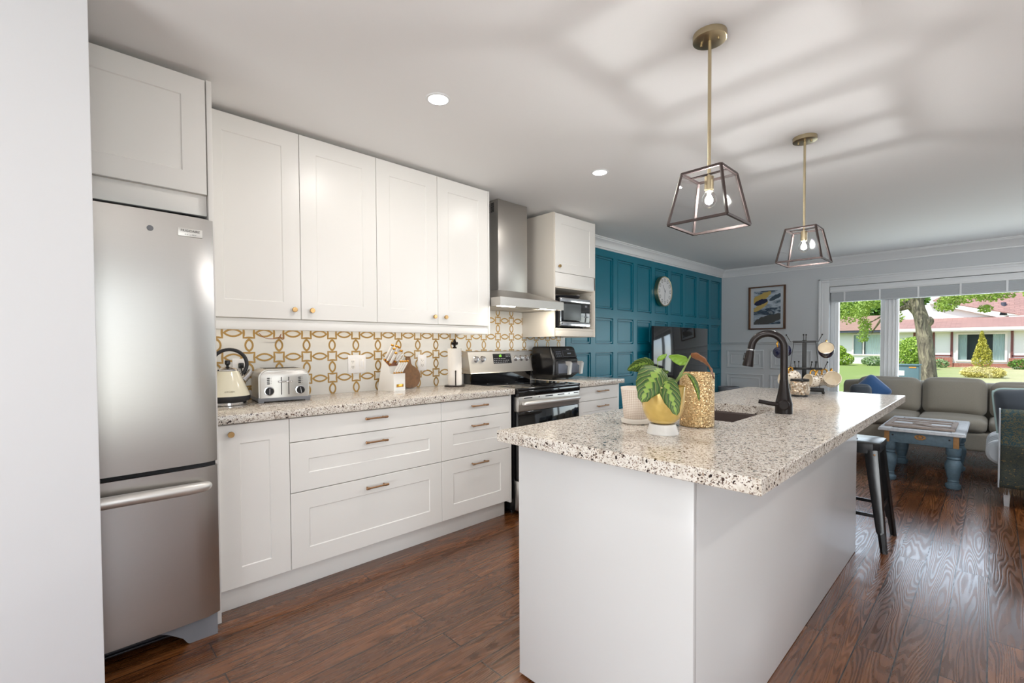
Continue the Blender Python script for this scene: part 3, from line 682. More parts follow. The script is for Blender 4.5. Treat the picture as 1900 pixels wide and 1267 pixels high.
# tray and crystal on top of the microwave
t = thing('serving_tray', 'dark round tray lying on top of the microwave', 'tray', (-2.74, 3.32, 1.6375))
m = M(t); m.lathe((-2.74, 3.30, 1.6378), [(.10, 0), (.15, .006), (.165, .022), (.16, .022), (.146, .010), (.0, .008)], 36); m.build('dish', 'dark_plastic', t)
t = thing('glass_ornament', 'small cut glass ornament on the tray above the microwave', 'ornament', (-2.66, 3.37, 1.642))
m = M(t); m.lathe((-2.645, 3.40, 1.643), [(.014, 0), (.02, .012), (.026, .024), (.02, .036), (.008, .042)], 8); m.build('facets', 'chrome', t)

# ------------------------------------------------------------------ refrigerator
t = thing('refrigerator', 'tall stainless steel bottom-freezer refrigerator beside the white wall end', 'refrigerator', (-2.6, .11, 0))
FY0, FY1, FX = -.245, .476, -2.262
m = M(t); m.box(-2.95, FX-.075, FY0+.004, FY1-.006, .095, 1.742, .006); m.build('body', 'grey_plastic', t)
def fdoor(z0, z1, nm):
    m = M(t); n = 16; prof = []
    for i in range(n+1):
        u = -1+2*i/n; yy = (FY0+FY1)/2 + u*(FY1-FY0)/2
        e = max(0, (abs(u)-.93)/.07); prof.append((FX + .014*(1-u*u) - .016*e**2.2, yy))
    lo = [m.V((x, y, z0)) for x, y in prof]; hi = [m.V((x, y, z1)) for x, y in prof]
    lb = [m.V((FX-.066, FY0, z0)), m.V((FX-.066, FY1, z0))]; hb = [m.V((FX-.066, FY0, z1)), m.V((FX-.066, FY1, z1))]
    for i in range(n): m.F([lo[i], lo[i+1], hi[i+1], hi[i]])
    m.F(lo[::-1]+lb); m.F(hi+hb[::-1]); m.F([lo[0], hi[0], hb[0], lb[0]]); m.F([lo[-1], lb[1], hb[1], hi[-1]]); m.F([lb[0], hb[0], hb[1], lb[1]])
    return m.build(nm, 'fridge', t)
ud = fdoor(.742, 1.742, 'door'); ld = fdoor(.098, .724, 'freezer_drawer')
m = M(t); m.box(FX-.07, FX-.012, FY0+.008, FY1-.008, .720, .746); m.build('door_gasket', 'gap', t)
m = M(t); pts = bez([(FX+.004, .425, .652), (FX+.05, .40, .655), (FX+.066, .11, .662), (FX+.05, -.17, .655), (FX+.004, -.20, .652)], 10)
m.tube(pts, [.012+.010*min(1, min(i, len(pts)-1-i)/12) for i in range(len(pts))], 16); m.build('handle', 'silver', ld)
m = M(t); pts = bez([(FX+.002, -.20, .82), (FX+.05, -.20, .86), (FX+.064, -.20, 1.1), (FX+.05, -.20, 1.36), (FX+.002, -.20, 1.40)], 10); m.tube(pts, .0135, 14); m.build('handle', 'chrome', ud)
xb = FX+.006
m = M(t); m.box(xb-.006, xb+.0045, .352, .434, 1.660, 1.692, .001); bd = m.build('badge', 'silver', ud)
m = M(t); text_mesh(m, 'FRIGIDAIRE', (xb+.0048, .393, 1.6815), (0, 1, 0), (0, 0, 1), .0128); text_mesh(m, 'G A L L E R Y', (xb+.0048, .393, 1.667), (0, 1, 0), (0, 0, 1), .0068); m.build('lettering', 'gap', bd)
m = M(t); m.lathe((FX+.008, .264, 1.673), [(.0105, 0), (.0105, .0055), (.008, .0065)], 20, (1, 0, 0)); m.build('lock_button', 'grey_plastic', ud)
m = M(t); m.box(-2.9, FX-.082, FY0+.01, FY1-.01, .03, .094)
for i in range(4): m.box(FX-.082, FX-.07, FY0+.03, .36, .034+i*.014, .041+i*.014, .001)
m.build('base_grille', 'dark_plastic', t)
m = M(t); m.prism([(FX-.1, .24, .094), (FX-.1, .30, .064), (FX-.1, .345, .030), (FX-.1, .362, .004), (FX-.1, .368, 0), (FX-.1, .468, 0), (FX-.1, .468, .094)], (.075, 0, 0)); m.build('foot', 'grey_plastic', t)
m = M(t); m.prism([(FX-.1, -.14, .094), (FX-.1, -.17, .006), (FX-.1, -.18, 0), (FX-.1, -.236, 0), (FX-.1, -.236, .094)], (.075, 0, 0)); m.build('foot', 'grey_plastic', t)

# ------------------------------------------------------------------ range hood
t = thing('range_hood', 'stainless steel chimney range hood with two lit strips above the range', 'range hood', (W, 2.675, 1.513))
m = M(t); m.box(W+.001, -2.735, 2.512, 2.842, 1.64, CEIL-.001, .002); ch = m.build('chimney', 'hood', t)
m = M(t)
for c in range(3):
    for r_ in range(8): m.box(-2.80-.05*c-.018, -2.80-.05*c+.018, 2.5105, 2.513, 2.285+r_*.0095, 2.290+r_*.0095)
m.build('vent_slots', 'gap', ch)
HX, HY0, HY1 = -2.497, 2.312, 3.030
m = M(t)
lo = [(W+.001, HY0, 1.577), (HX, HY0, 1.577), (HX, HY1, 1.577), (W+.001, HY1, 1.577)]; hi = [(W+.001, 2.505, 1.662), (-2.728, 2.505, 1.662), (-2.728, 2.849, 1.662), (W+.001, 2.849, 1.662)]
a = [m.V(p) for p in lo]; b = [m.V(p) for p in hi]; m.skin([a, b]); m.build('canopy', 'hood', t)
m = M(t); m.box(W+.001, HX, HY0, HY0+.006, 1.513, 1.577); m.box(W+.001, HX, HY1-.006, HY1, 1.513, 1.577); m.box(HX-.006, HX, HY0+.006, HY1-.006, 1.513, 1.577); m.box(W+.001, HX-.006, HY0+.006, HY1-.006, 1.519, 1.523); m.build('rim', 'hood', t)
m = M(t)
for y in (2.40, 2.685): m.box(-2.93, -2.62, y, y+.26, 1.5165, 1.5195, .001)
m.build('grease_filter', 'steel', t)
for ya, yb in ((2.345, 2.515), (2.82, 2.985)):
    m = M(t); m.box(-2.575, -2.548, ya, yb, 1.5135, 1.519, .001); m.build('light_strip', 'led', t)
    l = light('hood_light', 'AREA', (-2.56, (ya+yb)/2, 1.510), HOOD_W, (1, .90, .74), target=(-2.74, (ya+yb)/2, .9), shape='RECTANGLE', size=.03, size_y=.16)

# ------------------------------------------------------------------ range
t = thing('oven_range', 'stainless steel freestanding electric range with black glass top under the hood', 'range', (-2.65, 2.68, 0))
RY0, RY1, RX = 2.334, 3.040, -2.34
m = M(t); m.box(W+.02, RX-.045, RY0, RY1, .03, .896, .003)
for yy in (RY0+.04, RY1-.04):
    for xx in (-2.9, -2.45): m.cyl((xx, yy, 0), (xx, yy, .032), .018, n=12)
m.build('body', 'black', t)
m = M(t); m.box(W+.07, RX+.006, RY0-.004, RY1+.003, .897, .9165, .006); m.box(RX-.044, RX+.004, RY0, RY1, .857, .897, .004); ck = m.build('cooktop', 'blackglass', t)
MT['burner'] = mat('burner_ring', lin(62, 62, 66), .3, bump=(60, .01))
for bx, by, br_ in ((-2.50, 2.52, .10), (-2.50, 2.86, .085), (-2.76, 2.52, .085), (-2.76, 2.86, .10)):
    m = M(t); n = 40; z = .9168
    a = m.ring((bx, by, z), br_, (1, 0, 0), (0, 1, 0), n); b = m.ring((bx, by, z), br_-.004, (1, 0, 0), (0, 1, 0), n); m.skin([a, b], False, False); m.build('burner_ring', 'burner', ck)
m = M(t); m.box(RX-.045, RX, RY0+.003, RY1-.002, .746, .855, .006); od = m.build('oven_door', 'steel', t)
m = M(t); m.box(RX-.045, RX-.004, RY0+.003, RY1-.002, .262, .745, .004); m.build('door_glass', 'blackglass', od)
for i, (a, b) in enumerate(((.06, .155), (.215, .235), (.29, .385), (.43, .52), (.565, .585), (.63, .70))): m = M(t); m.box(RX-.001, RX+.001, RY0+a, RY0+b-.01, .838, .845); m.build('vent_slot', 'gap', od)
m = M(t); pts = bez([(RX, RY0+.045, .800), (RX+.040, RY0+.075, .806), (RX+.055, (RY0+RY1)/2, .808), (RX+.040, RY1-.075, .806), (RX, RY1-.045, .800)], 12); m.tube(pts, .0165, 14); m.build('handle', 'silver', od)
m = M(t); m.box(RX-.045, RX+.002, RY0+.003, RY1-.002, .035, .252, .008); m.box(RX, RX+.010, RY0+.05, RY1-.05, .225, .245, .004); m.build('storage_drawer', 'steel', t)
# back panel with controls
def BP(y, z, off=0):   # point on the sloping control face
    f = (z-1.002)/(1.172-1.002); return (-2.868-.037*f+off*.977, y, z+off*.21)
m = M(t); m.prism([(W+.012, RY0-.003, 1.000), (-2.862, RY0-.003, .998), (-2.868, RY0-.003, 1.008), (-2.904, RY0-.003, 1.170), (-2.912, RY0-.003, 1.176), (W+.012, RY0-.003, 1.176)], (0, RY1-RY0+.006, 0)); bp = m.build('control_panel', 'steel', t)
m = M(t); m.prism([(W+.012, RY0+.012, .915), (-2.885, RY0+.012, .915), (-2.875, RY0+.012, 1.0), (W+.012, RY0+.012, 1.0)], (0, RY1-RY0-.024, 0)); m.build('back_riser', 'blackglass', t)
m = M(t); y0, y1 = 2.590, 2.800
a = [BP(y0, 1.072, .0015), BP(y1, 1.072, .0015), BP(y1-.004, 1.153, .0015), BP(y0+.004, 1.153, .0015)]; m.prism(a, (-.004, 0, -.001)); dp = m.build('display', 'black', bp)
MT['legend'] = mat('white_legend', lin(190, 192, 196), .5, bump=(60, .01)); MT['green'] = mat('green_digits', lin(120, 200, 40), .4, emit=(.35, .8, .1, 1), estr=1.2, bump=(60, .01))
m = M(t)
for r_, cols in ((1.112, 7), (1.097, 9), (1.083, 8)):
    for i in range(cols):
        y = y0+.014+i*.020; p = Vector(BP(y, r_, .002)); m.obox(p, (.0003, 0, 0), (0, .0055, 0), (0, 0, .0022))
for i in range(3):
    for r_ in (1.128, 1.141): m.obox(BP(y1-.055+i*.017, r_, .002), (.0003, 0, 0), (0, .004, 0), (0, 0, .0025))
m.build('key_legend', 'legend', dp)
m = M(t); text_mesh(m, '68', BP(y0+.085, 1.134, .0022), (0, 1, 0), (-.2, 0, .98), .030); m.build('clock_digits', 'green', dp)
for ky in (2.405, 2.475, 2.850, 2.917, 2.984):
    m = M(t); c = BP(ky, 1.112); m.lathe(c, [(.026, 0), (.026, .004), (.021, .006), (.019, .026), (.017, .028)], 22, (.977, 0, .21))
    m.obox(Vector(BP(ky, 1.112, .029)), (.004, 0, 0), (0, .004, 0), (-.0035, 0, .017), .001); m.build('knob', 'chrome', bp)
# ------------------------------------------------------------------ island
IX0, IX1, IY0, IY1 = -1.235, -.357, 1.124, 3.576
SX0, SX1, SY0, SY1 = -1.095, -.705, 1.885, 2.462
t = thing('kitchen_island', 'white panelled kitchen island base standing on the wood floor', 'island', (-.88, 2.27, 0))
m = M(t); m.box(-1.208, -.550, 1.206, 1.224, .008, .8745, .001); m.build('end_panel', 'panel', t)
m = M(t); m.box(-.568, -.550, 1.2245, 3.345, .003, .8745, .001); m.build('back_panel', 'panel', t)
m = M(t); m.box(-1.19, -.569, 3.327, 3.345, .003, .8745, .001); m.build('end_panel', 'panel', t)
m = M(t); m.box(-1.188, -1.17, 1.2245, 3.3265, .11, .8745); m.box(-1.15, -.5685, 1.2245, 3.3265, .11, .128); m.box(-1.12, -1.10, 1.2245, 3.3265, 0, .11)
for ya, yb in ((1.2245, 1.80), (2.55, 3.3265)): m.box(-1.165, -.57, ya, yb, .86, .8745)
m.build('cabinet_box', 'cab_in', t)
for i in range(4):
    a = 1.226+i*.525; m = M(t); m.box(-1.208, -1.189, a+.002, a+.523, .118, .868, .0015); dd = m.build('door', 'cab', t)
    m = M(t); m.lathe((-1.208, a+(.47 if i % 2 == 0 else .055), .80), [(.006, 0), (.006, .012), (.0135, .014), (.0135, .022)], 16, (-1, 0, 0)); m.build('knob', 'brass', dd)
m = M((-.8, 2.35, .875))
R = lambda x0, x1, y0, y1, z: [m.V(p) for p in ((x0, y0, z), (x1, y0, z), (x1, y1, z), (x0, y1, z))]
z0, z1, e = .875, .915, .0025
r1 = R(IX0, IX1, IY0, IY1, z0+e); 
rings = [R(IX0+e, IX1-e, IY0+e, IY1-e, z0), R(IX0, IX1, IY0, IY1, z0+e), R(IX0, IX1, IY0, IY1, z1-e), R(IX0+e, IX1-e, IY0+e, IY1-e, z1), R(SX0, SX1, SY0, SY1, z1), R(SX0, SX1, SY0, SY1, z0)]
rings.append(rings[0]); bmesh.ops.delete(m.bm, geom=r1, context='VERTS'); m.skin(rings, False, False)
props(m.build('island_worktop', 'granite'), 'thick speckled granite worktop on the kitchen island with a sink cut-out', 'worktop')
MT['sinkmat'] = mat('brown_composite_sink', lin(78, 66, 62), .5, bump=(300, .08), var=(200, .15))
t = thing('sink', 'dark brown undermount sink set into the island worktop', 'sink', ((SX0+SX1)/2, (SY0+SY1)/2, .68))
m = M(t)
def rr(x0, x1, y0, y1, z, r, n=5):
    pts = []
    for cx, cy, a in ((x1-r, y0+r, -90), (x1-r, y1-r, 0), (x0+r, y1-r, 90), (x0+r, y0+r, 180)):
        for i in range(n+1): th = radians(a+90*i/n); pts.append(m.V((cx+r*cos(th), cy+r*sin(th), z)))
    return pts
q = .004
rg = [rr(SX0-.02, SX1+.02, SY0-.02, SY1+.02, .862, .03), rr(SX0-.02, SX1+.02, SY0-.02, SY1+.02, .8745, .03), rr(SX0+q-.006, SX1-q+.006, SY0+q-.006, SY1-q+.006, .8745, .02), rr(SX0+q, SX1-q, SY0+q, SY1-q, .868, .025), rr(SX0+.012, SX1-.012, SY0+.012, SY1-.012, .69, .03), rr(SX0+.04, SX1-.04, SY0+.04, SY1-.04, .672, .03)]
m.skin(rg, False, True); o2 = [rr(SX0-.02, SX1+.02, SY0-.02, SY1+.02, .862, .03), rr(SX0-.01, SX1+.01, SY0-.01, SY1+.01, .655, .03)]; m.skin([o2[1], o2[0]], True, False); m.build('basin', 'sinkmat', t, solid=False)
m = M(t); m.lathe((-.9, 2.17, .672), [(.045, 0), (.045, .002), (.035, .003), (.0, .0015)], 24); m.build('drain', 'chrome', t)

# faucet
n_ = Vector((-.2695, .963, 0)); lat = Vector((n_.y, -n_.x, 0))
FB = Vector((-.640, 2.290, 0))
t = thing('kitchen_faucet', 'dark bronze gooseneck pull-down faucet standing behind the island sink', 'faucet', (FB.x, FB.y, .915))
Q = lambda l, z, d=0: FB + lat*l + Vector((0, 0, z)) - n_*d
m = M(t); m.lathe((FB.x, FB.y, 0), [(.034, .915), (.034, .958), (.031, .970), (.0255, .995), (.0195, 1.03), (.0165, 1.06), (.0165, 1.062)], 28); m.build('base', 'bronze', t)
m = M(t)
pts = [Q(0, 1.058), Q(.0, 1.12), Q(.0, 1.19)] + arc_pts(Q(-.060, 1.200), .060, 0, radians(168), 18, lat, Vector((0, 0, 1))) + [Q(-.1235, 1.195)]
pts = [Q(0, 1.058), Q(0, 1.10), Q(0, 1.15), Q(0, 1.19)] + [Q(-.064+.064*cos(radians(a)), 1.203+.064*sin(radians(a))) for a in range(8, 171, 9)] + [Q(-.131, 1.192)]
m.tube(pts, .0155, 18); m.build('spout', 'bronze', t)
m = M(t); a, b = Q(-.1315, 1.190), Q(-.1435, 1.119); d = (b-a)
m.lathe(a, [(.0165, 0), (.0175, .006), (.018, .010), (.0205, .04), (.0235, .066), (.0225, .071)], 24, d); sh = m.build('spray_head', 'bronze', t)
m = M(t); m.lathe(Q(-.1308, 1.195), [(.0168, -.002), (.0168, .001)], 24, d); m.build('collar', 'chrome', sh)
m = M(t); c = a + d*.35; m.obox(c - lat*.021, lat*.004, n_*.006, d.normalized()*.016, .002); m.build('button', 'black', sh)
m = M(t); m.cyl(Q(.0, .955), Q(.0, .955)-n_*.044, .024, .022, 22); m.cyl(Q(.0, .955)-n_*.044, Q(.0, .955)-n_*.049, .022, .017, 22)
m.tube(bez([Q(-.004, .953, .034), Q(-.04, .958, .04), Q(-.085, .966, .046), Q(-.097, .968, .047)], 6), [.0095]*18+[.007], 12); m.build('lever', 'bronze', t)

# ------------------------------------------------------------------ things on the island
t = thing('flower_pot', 'white woven-texture ceramic pot with saucer, behind the gold glass planter', 'pot', (-.965, 1.61, .915))
m = M(); m.lathe((0, 0, 0), [(.050, 0), (.056, .004), (.058, .014), (.056, .020), (.050, .020)], 40); m.build('saucer', 'white_ceramic', t)
def uv_lathe(m, prof, n=48, ku=40, kv=40):
    rings = [m.ring((0, 0, h), r, (1, 0, 0), (0, 1, 0), n) for r, h in prof]; L = 0
    for j in range(len(rings)-1):
        L2 = L + (Vector(prof[j+1])-Vector(prof[j])).length
        for i in range(n):
            f = m.F([rings[j][i], rings[j][(i+1) % n], rings[j+1][(i+1) % n], rings[j+1][i]])
            u0, u1 = ku*i/n, ku*(i+1)/n; v0, v1 = L*kv, L2*kv
            for lp, (u, v) in zip(f.loops, ((u0-v0, u0+v0), (u1-v0, u1+v0), (u1-v1, u1+v1), (u0-v1, u0+v1))): lp[m.uv].uv = (u, v)
        L = L2
    m.F(rings[0][::-1]); m.F(rings[-1])
m = M(); uv_lathe(m, [(.047, .0205), (.0575, .131)], 48, 42, 150); m.lathe((0, 0, 0), [(.0575, .1312), (.0585, .134), (.0585, .140), (.054, .140), (.050, .118), (.0, .116)], 48); m.build('pot', 'weave', t, solid=False)
m = M(); m.lathe((0, 0, 0), [(.0505, .119), (.03, .124), (.0, .122)], 24); m.build('soil', 'soil', t)

GP = Vector((-.785, 1.48, 0)); gn = Vector((GP.x, GP.y, 0)).normalized(); gl_ = Vector((gn.y, -gn.x, 0))
t = thing('gold_planter', 'gold glass planter on a white marble foot holding a prayer plant', 'planter', (GP.x, GP.y, .915))
m = M(); m.lathe((0, 0, 0), [(.052, 0), (.053, .002), (.044, .030), (.042, .034), (.0, .034)], 40); m.build('foot', 'marble', t)
gprof = [(.030, .0345), (.044, .041), (.056, .055), (.066, .080), (.0715, .110), (.0745, .158), (.075, .163), (.0728, .163), (.070, .112), (.064, .082), (.054, .058), (.042, .0445), (.0, .040)]
MT['gold_glass'] = mat('gold_lustre_glass', lin(232, 198, 112), .10, .45, coat=.6, var=(34, .35), bump=(16, .05))
m = M(); m.lathe((0, 0, 0), gprof, 48); m.build('bowl', 'gold_glass', t)
m = M(); m.lathe((0, 0, 0), [(.040, .0465), (.062, .085), (.068, .120), (.05, .124), (.0, .126)], 32); m.build('soil', 'soil', t)

pl = thing('prayer_plant', 'green prayer plant with patterned leaves growing in the gold planter', 'plant', (GP.x, GP.y, 1.04))
def gp(l, z, d=0): return GP + gl_*l - gn*d + Vector((0, 0, z))
def leaf(pts, width, mt, side, cup=.12, curl=0, nv=14, nu=8, nm='leaf'):
    """leaf along a 3-D midrib; side is the blade's width direction"""
    m = M(pl); rib = bez(pts, 6); rib = [rib[int(round(i*(len(rib)-1)/nv))] for i in range(nv+1)]; side = Vector(side).normalized(); g = []
    for j, p in enumerate(rib):
        v = j/nv; tn = (rib[min(j+1, nv)]-rib[max(j-1, 0)]).normalized(); sd = (side - tn*side.dot(tn)).normalized(); nr = sd.cross(tn)
        wd = width/2*max(.0, (sin(pi*v**.72))**.62)*(1 if 0 < j < nv else .02); row = []
        for i in range(nu+1):
            u = -1+2*i/nu; row.append(m.V(p + sd*wd*u*(1-curl*u*u*.5) + nr*(abs(u)**1.6*wd*cup + .0012*sin(v*26+i))))
        g.append(row)
    for j in range(nv):
        for i in range(nu):
            f = m.F([g[j][i], g[j][i+1], g[j+1][i+1], g[j+1][i]])
            for lp, (a, b) in zip(f.loops, ((i, j), (i+1, j), (i+1, j+1), (i, j+1))): lp[m.uv].uv = (a/nu, b/nv)
    r = m.build(nm, mt, pl, solid=False, ang=180)
    sm = r.modifiers.new('thickness', 'SOLIDIFY'); sm.thickness = .0008; return r
def stem(pts, r=.0022):
    m = M(pl); m.tube(bez(pts, 6), r, 8); m.build('stem', 'stem', pl)
S0 = gp(.006, 1.045, .0)
leaf([gp(-.032, 1.142, .0), gp(-.060, 1.153, .01), gp(-.090, 1.146, .02), gp(-.116, 1.132, .03)], .056, 'leaf', -gl_*0+Vector((0, 0, 1))-gn*.6, .2)
leaf([gp(-.006, 1.138, .02), gp(-.024, 1.122, .055), gp(-.046, 1.080, .086), gp(-.066, 1.030, .092)], .100, 'leaf', gl_*.86+Vector((0, 0, -.45)), .12)
leaf([gp(.000, 1.106, .035), gp(.012, 1.088, .072), gp(.030, 1.040, .094), gp(.043, .992, .098)], .064, 'leaf', gl_*.9+Vector((0, 0, .4)), .15)
leaf([gp(.076, 1.158, .0), gp(.060, 1.166, .012), gp(.040, 1.174, .02), gp(.018, 1.180, .024)], .036, 'leaf_green', Vector((0, 0, 1))-gn*.5, .25)
leaf([gp(.088, 1.180, .0), gp(.112, 1.172, .01), gp(.142, 1.146, .015), gp(.161, 1.104, .012)], .044, 'leaf_red', Vector((0, 0, 1))*.7-gl_*.5-gn*.6, .25)
leaf([gp(-.018, 1.164, .0), gp(-.008, 1.172, .004), gp(.004, 1.179, .006), gp(.013, 1.186, .008)], .016, 'leaf_green', Vector((0, 0, 1))-gl_*.6, .35)
leaf([gp(-.016, 1.128, .0), gp(-.004, 1.122, -.006), gp(.008, 1.121, -.012), gp(.019, 1.127, -.016)], .032, 'leaf', Vector((0, 0, 1))-gn*.4, .2)
leaf([gp(.078, 1.121, .0), gp(.096, 1.098, .006), gp(.108, 1.066, .012), gp(.115, 1.032, .014)], .018, 'leaf', gl_*.8-gn*.5, .6)
stem([S0, gp(.0, 1.09, .0), gp(-.020, 1.128, -.004), gp(-.034, 1.142, .0)]); stem([S0, gp(.002, 1.10, .01), gp(-.006, 1.139, .02)]); stem([S0, gp(.008, 1.085, .02), gp(.0, 1.107, .035)])
stem([gp(.02, 1.05), gp(.045, 1.095), gp(.060, 1.118), gp(.077, 1.158)], .0026); stem([gp(.018, 1.05), gp(.038, 1.088), gp(.066, 1.135), gp(.089, 1.181)], .003)
stem([S0, gp(-.014, 1.11, -.006), gp(-.017, 1.164, .0)], .0012); stem([gp(.02, 1.05), gp(.05, 1.098), gp(.068, 1.118), gp(.079, 1.121)], .0018); stem([S0, gp(-.006, 1.09, -.005), gp(-.016, 1.128)], .0018)

t = thing('glitter_canister', 'tall cylindrical canister covered in gold glitter beside the sink', 'canister', (-.772, 1.715, .915))
m = M(); m.lathe((0, 0, 0), [(.058, 0), (.061, .003), (.0615, .196), (.060, .199), (.056, .199), (.054, .19), (.0, .188)], 56); m.build('shell', 'glitter', t)
t = thing('mosaic_jar', 'squat silver mosaic candle jar with dark rim, in front of the mug tree', 'jar', (-.785, 3.105, .915))
m = M(); m.lathe((0, 0, 0), [(.036, 0), (.042, .002), (.042, .010)], 40); m.build('base', 'black', t)
m = M(); m.lathe((0, 0, 0), [(.042, .0105), (.049, .018), (.0515, .040), (.0515, .062), (.048, .082), (.046, .089), (.0, .089)], 40); m.build('jar', 'mosaic', t)
m = M(); m.lathe((0, 0, 0), [(.047, .0895), (.0475, .092), (.0475, .102), (.044, .103), (.0, .101)], 40); m.build('lid', 'black', t)

# mug tree: local x runs across the view
RK = Vector((-.822, 3.345, .915)); RA = math.atan2(.2206, .9754)
t = thing('mug_tree', 'black metal mug tree with two tiers of hooks at the far end of the island', 'mug rack', RK, RA)
m = M(); m.box(-.085, .105, -.030, .030, .012, .034, .003)
for x in (-.078, .100):
    for y in (-.026, .026): m.sph((x, y, .009), .009, 10)
m.build('base', 'matte_black', t)
m = M(); m.box(-.012, .012, -.004, .004, .034, .330, .001); m.build('post', 'matte_black', t)
m = M(); m.box(-.062, .062, -.005, .005, .314, .327, .001); 
HK = []
def hook(m, x, y, z, dx, dy, dz=.042):
    m.tube([(x*.6, y*.6, z), (x, y, z), (x+dx*.35, y+dy*.35, z-.002), (x+dx, y+dy, z+dz)], .0022, 6); m.sph((x+dx, y+dy, z+dz), .0052, 10)
m.build('crossbar', 'matte_black', t)
m = M(); m.box(-.088, .094, -.005, .005, .146, .160, .001); m.build('crossbar', 'matte_black', t)
for x, y, z, dx, dy in ((-.062, 0, .322, -.036, 0), (.062, 0, .322, .030, 0), (-.004, -.004, .322, -.001, -.012), (.006, .004, .322, .002, .012), (-.088, 0, .153, -.022, 0), (.094, 0, .153, .026, 0), (-.045, -.004, .153, -.006, -.016), (-.030, .004, .153, .0, .018), (.030, -.005, .153, .010, -.016), (.052, .003, .153, .008, .010), (.058, .005, .153, .006, .022)):
    m = M(); hook(m, x, y, z, dx, dy); m.build('hook', 'matte_black', t)
for s in (-1, 1):
    m = M(); m.tube(bez([(s*.058, 0, .318), (s*.066, 0, .24), (s*.078, 0, .12), (s*.08, 0, .03)], 5), .0015, 6); m.build('wire', 'matte_black', t)
RM = Matrix.Rotation(RA, 3, 'Z')
def mug(label, x, y, z, face, r, ln, body, inside='mugin', hup=(0, 0, 1), goldh=True, group='mugs hanging on the mug tree'):
    """mug lying on its side: its mouth points along face, its handle up to the hook"""
    c = RK + RM @ Vector((x, y, 0)); c.z = z
    t = thing('mug', label, 'mug', c, 0, group); f = (RM @ Vector(face)).normalized(); u = Vector(hup) - f*f.dot(Vector(hup)); u.normalize(); s = f.cross(u)
    def ring(m, rr_, h, n=32): return m.ring(f*h, rr_, u, s, n)
    m = M(); m.skin([ring(m, r*.62, -ln), ring(m, r*.80, -ln*.93), ring(m, r*.95, -ln*.6), ring(m, r, -ln*.2), ring(m, r, -.001)], True, False); m.skin([ring(m, r, -.001), ring(m, r*.985, .0008), ring(m, r*.94, 0)], False, False); m.build('body', body, t, solid=False)
    m = M(); m.skin([ring(m, r*.94, 0), ring(m, r*.92, -ln*.3), ring(m, r*.86, -ln*.7), ring(m, r*.6, -ln*.93)], False, True); m.build('inside', inside, t, solid=False)
    m = M(); a = f*(-ln*.2)+u*r*.97; b = f*(-ln*.78)+u*r*.86; m.tube(bez([a, a+u*.018-f*.001, (a+b)/2+u*.030, b+u*.022, b], 6), .0048, 10); m.build('handle', 'gold' if goldh else body, t)
    return t
mug('navy mug with cream inside hanging at the upper right of the mug tree', .111, -.012, 1.197, (-.05, -.86, .52), .044, .070, 'navy')
mug('navy mug hanging at the upper left of the mug tree behind the faucet', -.104, .01, 1.185, (.55, .75, .3), .044, .072, 'navy')
mug('cream floral mug with open mouth, nearest of the lower right row on the mug tree', .020, -.085, 1.000, (-.72, -.68, .14), .040, .062, 'floral')
mug('cream floral mug in the middle of the lower right row on the mug tree', .052, .012, 1.000, (-.72, -.68, .14), .040, .062, 'floral')
mug('cream floral mug, farthest of the lower right row on the mug tree', .080, .105, .999, (-.72, -.68, .14), .040, .062, 'floral')
mug('wide cream mug at the outer lower right of the mug tree', .146, -.04, 1.016, (.1, -.90, .42), .046, .072, 'floral')
mug('cream mug with brown pattern at the lower left of the mug tree behind the jar', -.048, -.06, 1.020, (.5, .8, .2), .040, .066, 'floral')
mug('plain cream mug at the far lower left of the mug tree behind the faucet', -.125, .01, 1.000, (-.8, -.5, .1), .040, .066, 'mugin')

